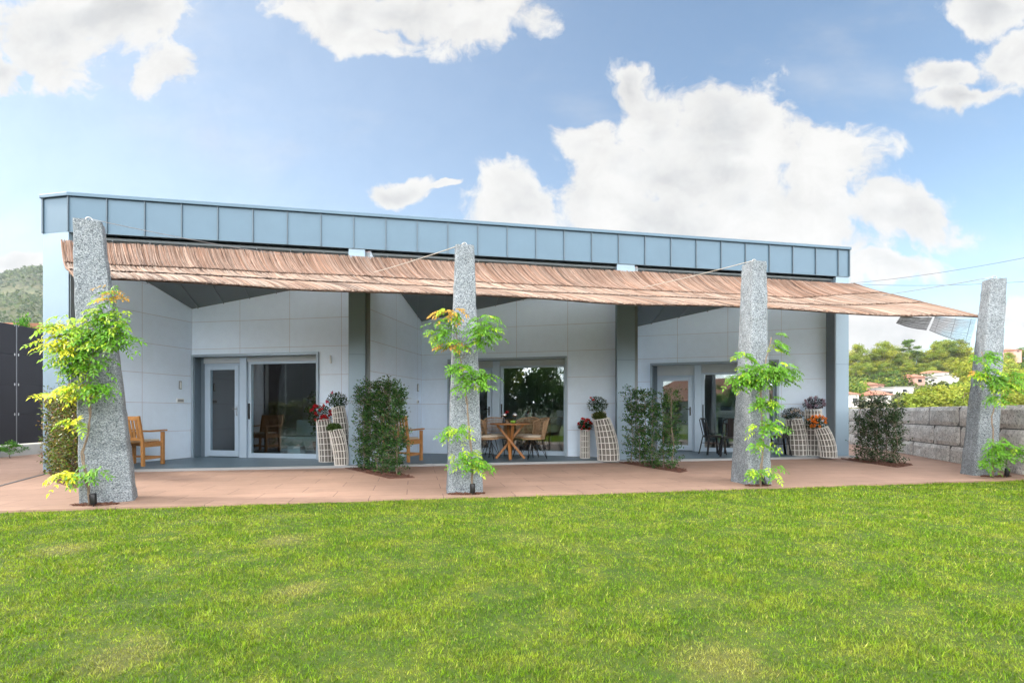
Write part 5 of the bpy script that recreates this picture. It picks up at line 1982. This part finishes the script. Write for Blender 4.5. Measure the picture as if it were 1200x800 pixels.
p = inroom(C1, E1, 1.9, 1.4)
root = empty('sofa', p, bay_ang(C1, E1), 'pale sofa standing inside behind the first window', 'sofa')
mb = MB(); mb.box(-0.5, 0.9, -0.35, 0.35, 0.08, 0.42); mb.build('seat', M_SOFA, root, bevel=0.03)
mb = MB(); mb.box(-0.5, 0.9, 0.36, 0.52, 0.08, 0.80); mb.build('backrest', M_SOFA, root, bevel=0.03)
for x in (-0.64, 0.91):
    mb = MB(); mb.box(x, x + 0.13, -0.36, 0.52, 0.08, 0.60); mb.build('armrest', M_SOFA, root, bevel=0.03)
p = inroom(C1, E1, 2.55, 0.95)
K_POT = TreeKind(31, 1.25, 0.33, 1.1, 18, 1100, 0.075, [(0.05, 0.12, 0.02), (0.04, 0.09, 0.02)], trunk_r=0.015, flat=0.9)
r_ = K_POT.place(p + Vector((0, 0, 0.30)), 1.0, 0, 'green house plant in a dark pot behind the first window', None, 'potted_plant', 1.0, 'house plant')
mb = MB(); mb.lathe([(0.12, -0.285), (0.17, 0.0), (0.15, 0.01), (0.0, -0.02)], n=18); mb.build('pot', M_POTD, r_)
mb = MB(); mb.box(-0.16, 0.16, -0.1, 0.1, 0.0, 0.22)
tag(mb.build('storage_box', M_PLATE, None, inroom(C1, E1, 2.15, 0.62), bay_ang(C1, E1), bevel=0.01), 'small white box on the floor just behind the first window', 'box')
p = inroom(C2, E2, 2.0, 1.9)
root = empty('sideboard', p, bay_ang(C2, E2), 'low wooden sideboard inside behind the middle window', 'sideboard')
mb = MB(); mb.box(-0.8, 0.8, 0, 0.4, 0.12, 0.8); mb.build('body', M_WOODT, root, bevel=0.01)
for x in (-0.7, 0.7):
    mb = MB(); mb.box(x - 0.03, x + 0.03, 0.05, 0.35, 0, 0.119); mb.build('leg', M_BLACK, root)

# ================================================================== GRASS
def grass():
    rng = np.random.default_rng(2)
    bands = [(1.5, 2.4, 26000, 0.0042, 0.022), (2.4, 3.4, 19000, 0.0050, 0.023), (3.4, 4.8, 12000, 0.0066, 0.025), (4.8, 6.4, 7500, 0.0090, 0.027), (6.4, 9.2, 4500, 0.0120, 0.030)]
    P = []; W = []; Lh = []
    for (y0, y1, dn, w, h) in bands:
        x1 = y1 * 1.12 + 2.9
        n = int((2 * x1) * (y1 - y0) * dn)
        x = rng.uniform(-x1, x1, n); y = rng.uniform(y0, y1, n)
        keep = np.abs(x) < y * 1.12 + 0.25 + 2.6 * (rng.random(n) < 0.8)
        # only in front of the paving edge, whose line is a little ragged
        d = (x - A.x) * FN.x + (y - A.y) * FN.y
        keep &= d < EDGE + rng.normal(0.0, 0.014, n) + 0.02 * np.sin(x * 7.3) * np.sin(x * 3.1 + 1)
        x, y = x[keep], y[keep]
        P.append(np.stack([x, y, np.full(len(x), -0.074)], 1))
        W.append(w * rng.uniform(0.7, 1.3, len(x))); Lh.append(h * rng.uniform(0.55, 1.35, len(x)))
    P = np.concatenate(P); W = np.concatenate(W); Lh = np.concatenate(Lh)
    n = len(P)
    # tufted height and a mown look
    an = rng.uniform(0, 2 * math.pi, n)
    lean = np.abs(rng.normal(0, 0.75, n)) + 0.25
    # little clumps: dense knots and thin spots
    cl = np.array([mnoise.noise(Vector((float(a) * 26, float(b_) * 26, 0.0))) + 0.6 * mnoise.noise(Vector((float(a) * 70, float(b_) * 70, 3.0))) for a, b_ in zip(P[:, 0], P[:, 1])])
    kp = cl > -0.62 + rng.normal(0, 0.12, n)
    P = P[kp]; W = W[kp]; Lh = Lh[kp]; cl = cl[kp]; an = an[kp]; lean = lean[kp]; n = len(P)
    Lh = Lh * (1.0 + 0.55 * cl)
    tall = 0.85 + 0.35 * np.sin(P[:, 0] * 5.1 + 2 * np.sin(P[:, 1] * 3.3)) * np.sin(P[:, 1] * 6.7 + P[:, 0])
    Lh = Lh * tall
    up = np.stack([np.cos(an) * np.sin(lean), np.sin(an) * np.sin(lean), np.cos(lean)], 1)
    fa = rng.uniform(0, 2 * math.pi, n)
    side = np.stack([np.cos(fa), np.sin(fa), np.zeros(n)], 1) * (W / 2)[:, None]
    V = np.stack([P - side, P + side, P + up * Lh[:, None]], 1).reshape(-1, 3)
    F = np.arange(3 * n).reshape(-1, 3)
    b = rng.uniform(0.40, 1.45, n) * (1 + 0.6 * cl)
    straw = (rng.random(n) < 0.10) * rng.uniform(0.3, 0.9, n)
    T = np.stack([b, straw, np.zeros(n)], 1)
    T = np.repeat(T, 3, axis=0)
    T[0::3, 0] *= 0.85; T[1::3, 0] *= 0.85
    o = fast_mesh('lawn_grass', V, F, T, M_BLADE)
    tag(o, 'short mown bright green grass of the lawn', 'grass', kind='stuff')
    print('blades', n)


grass()
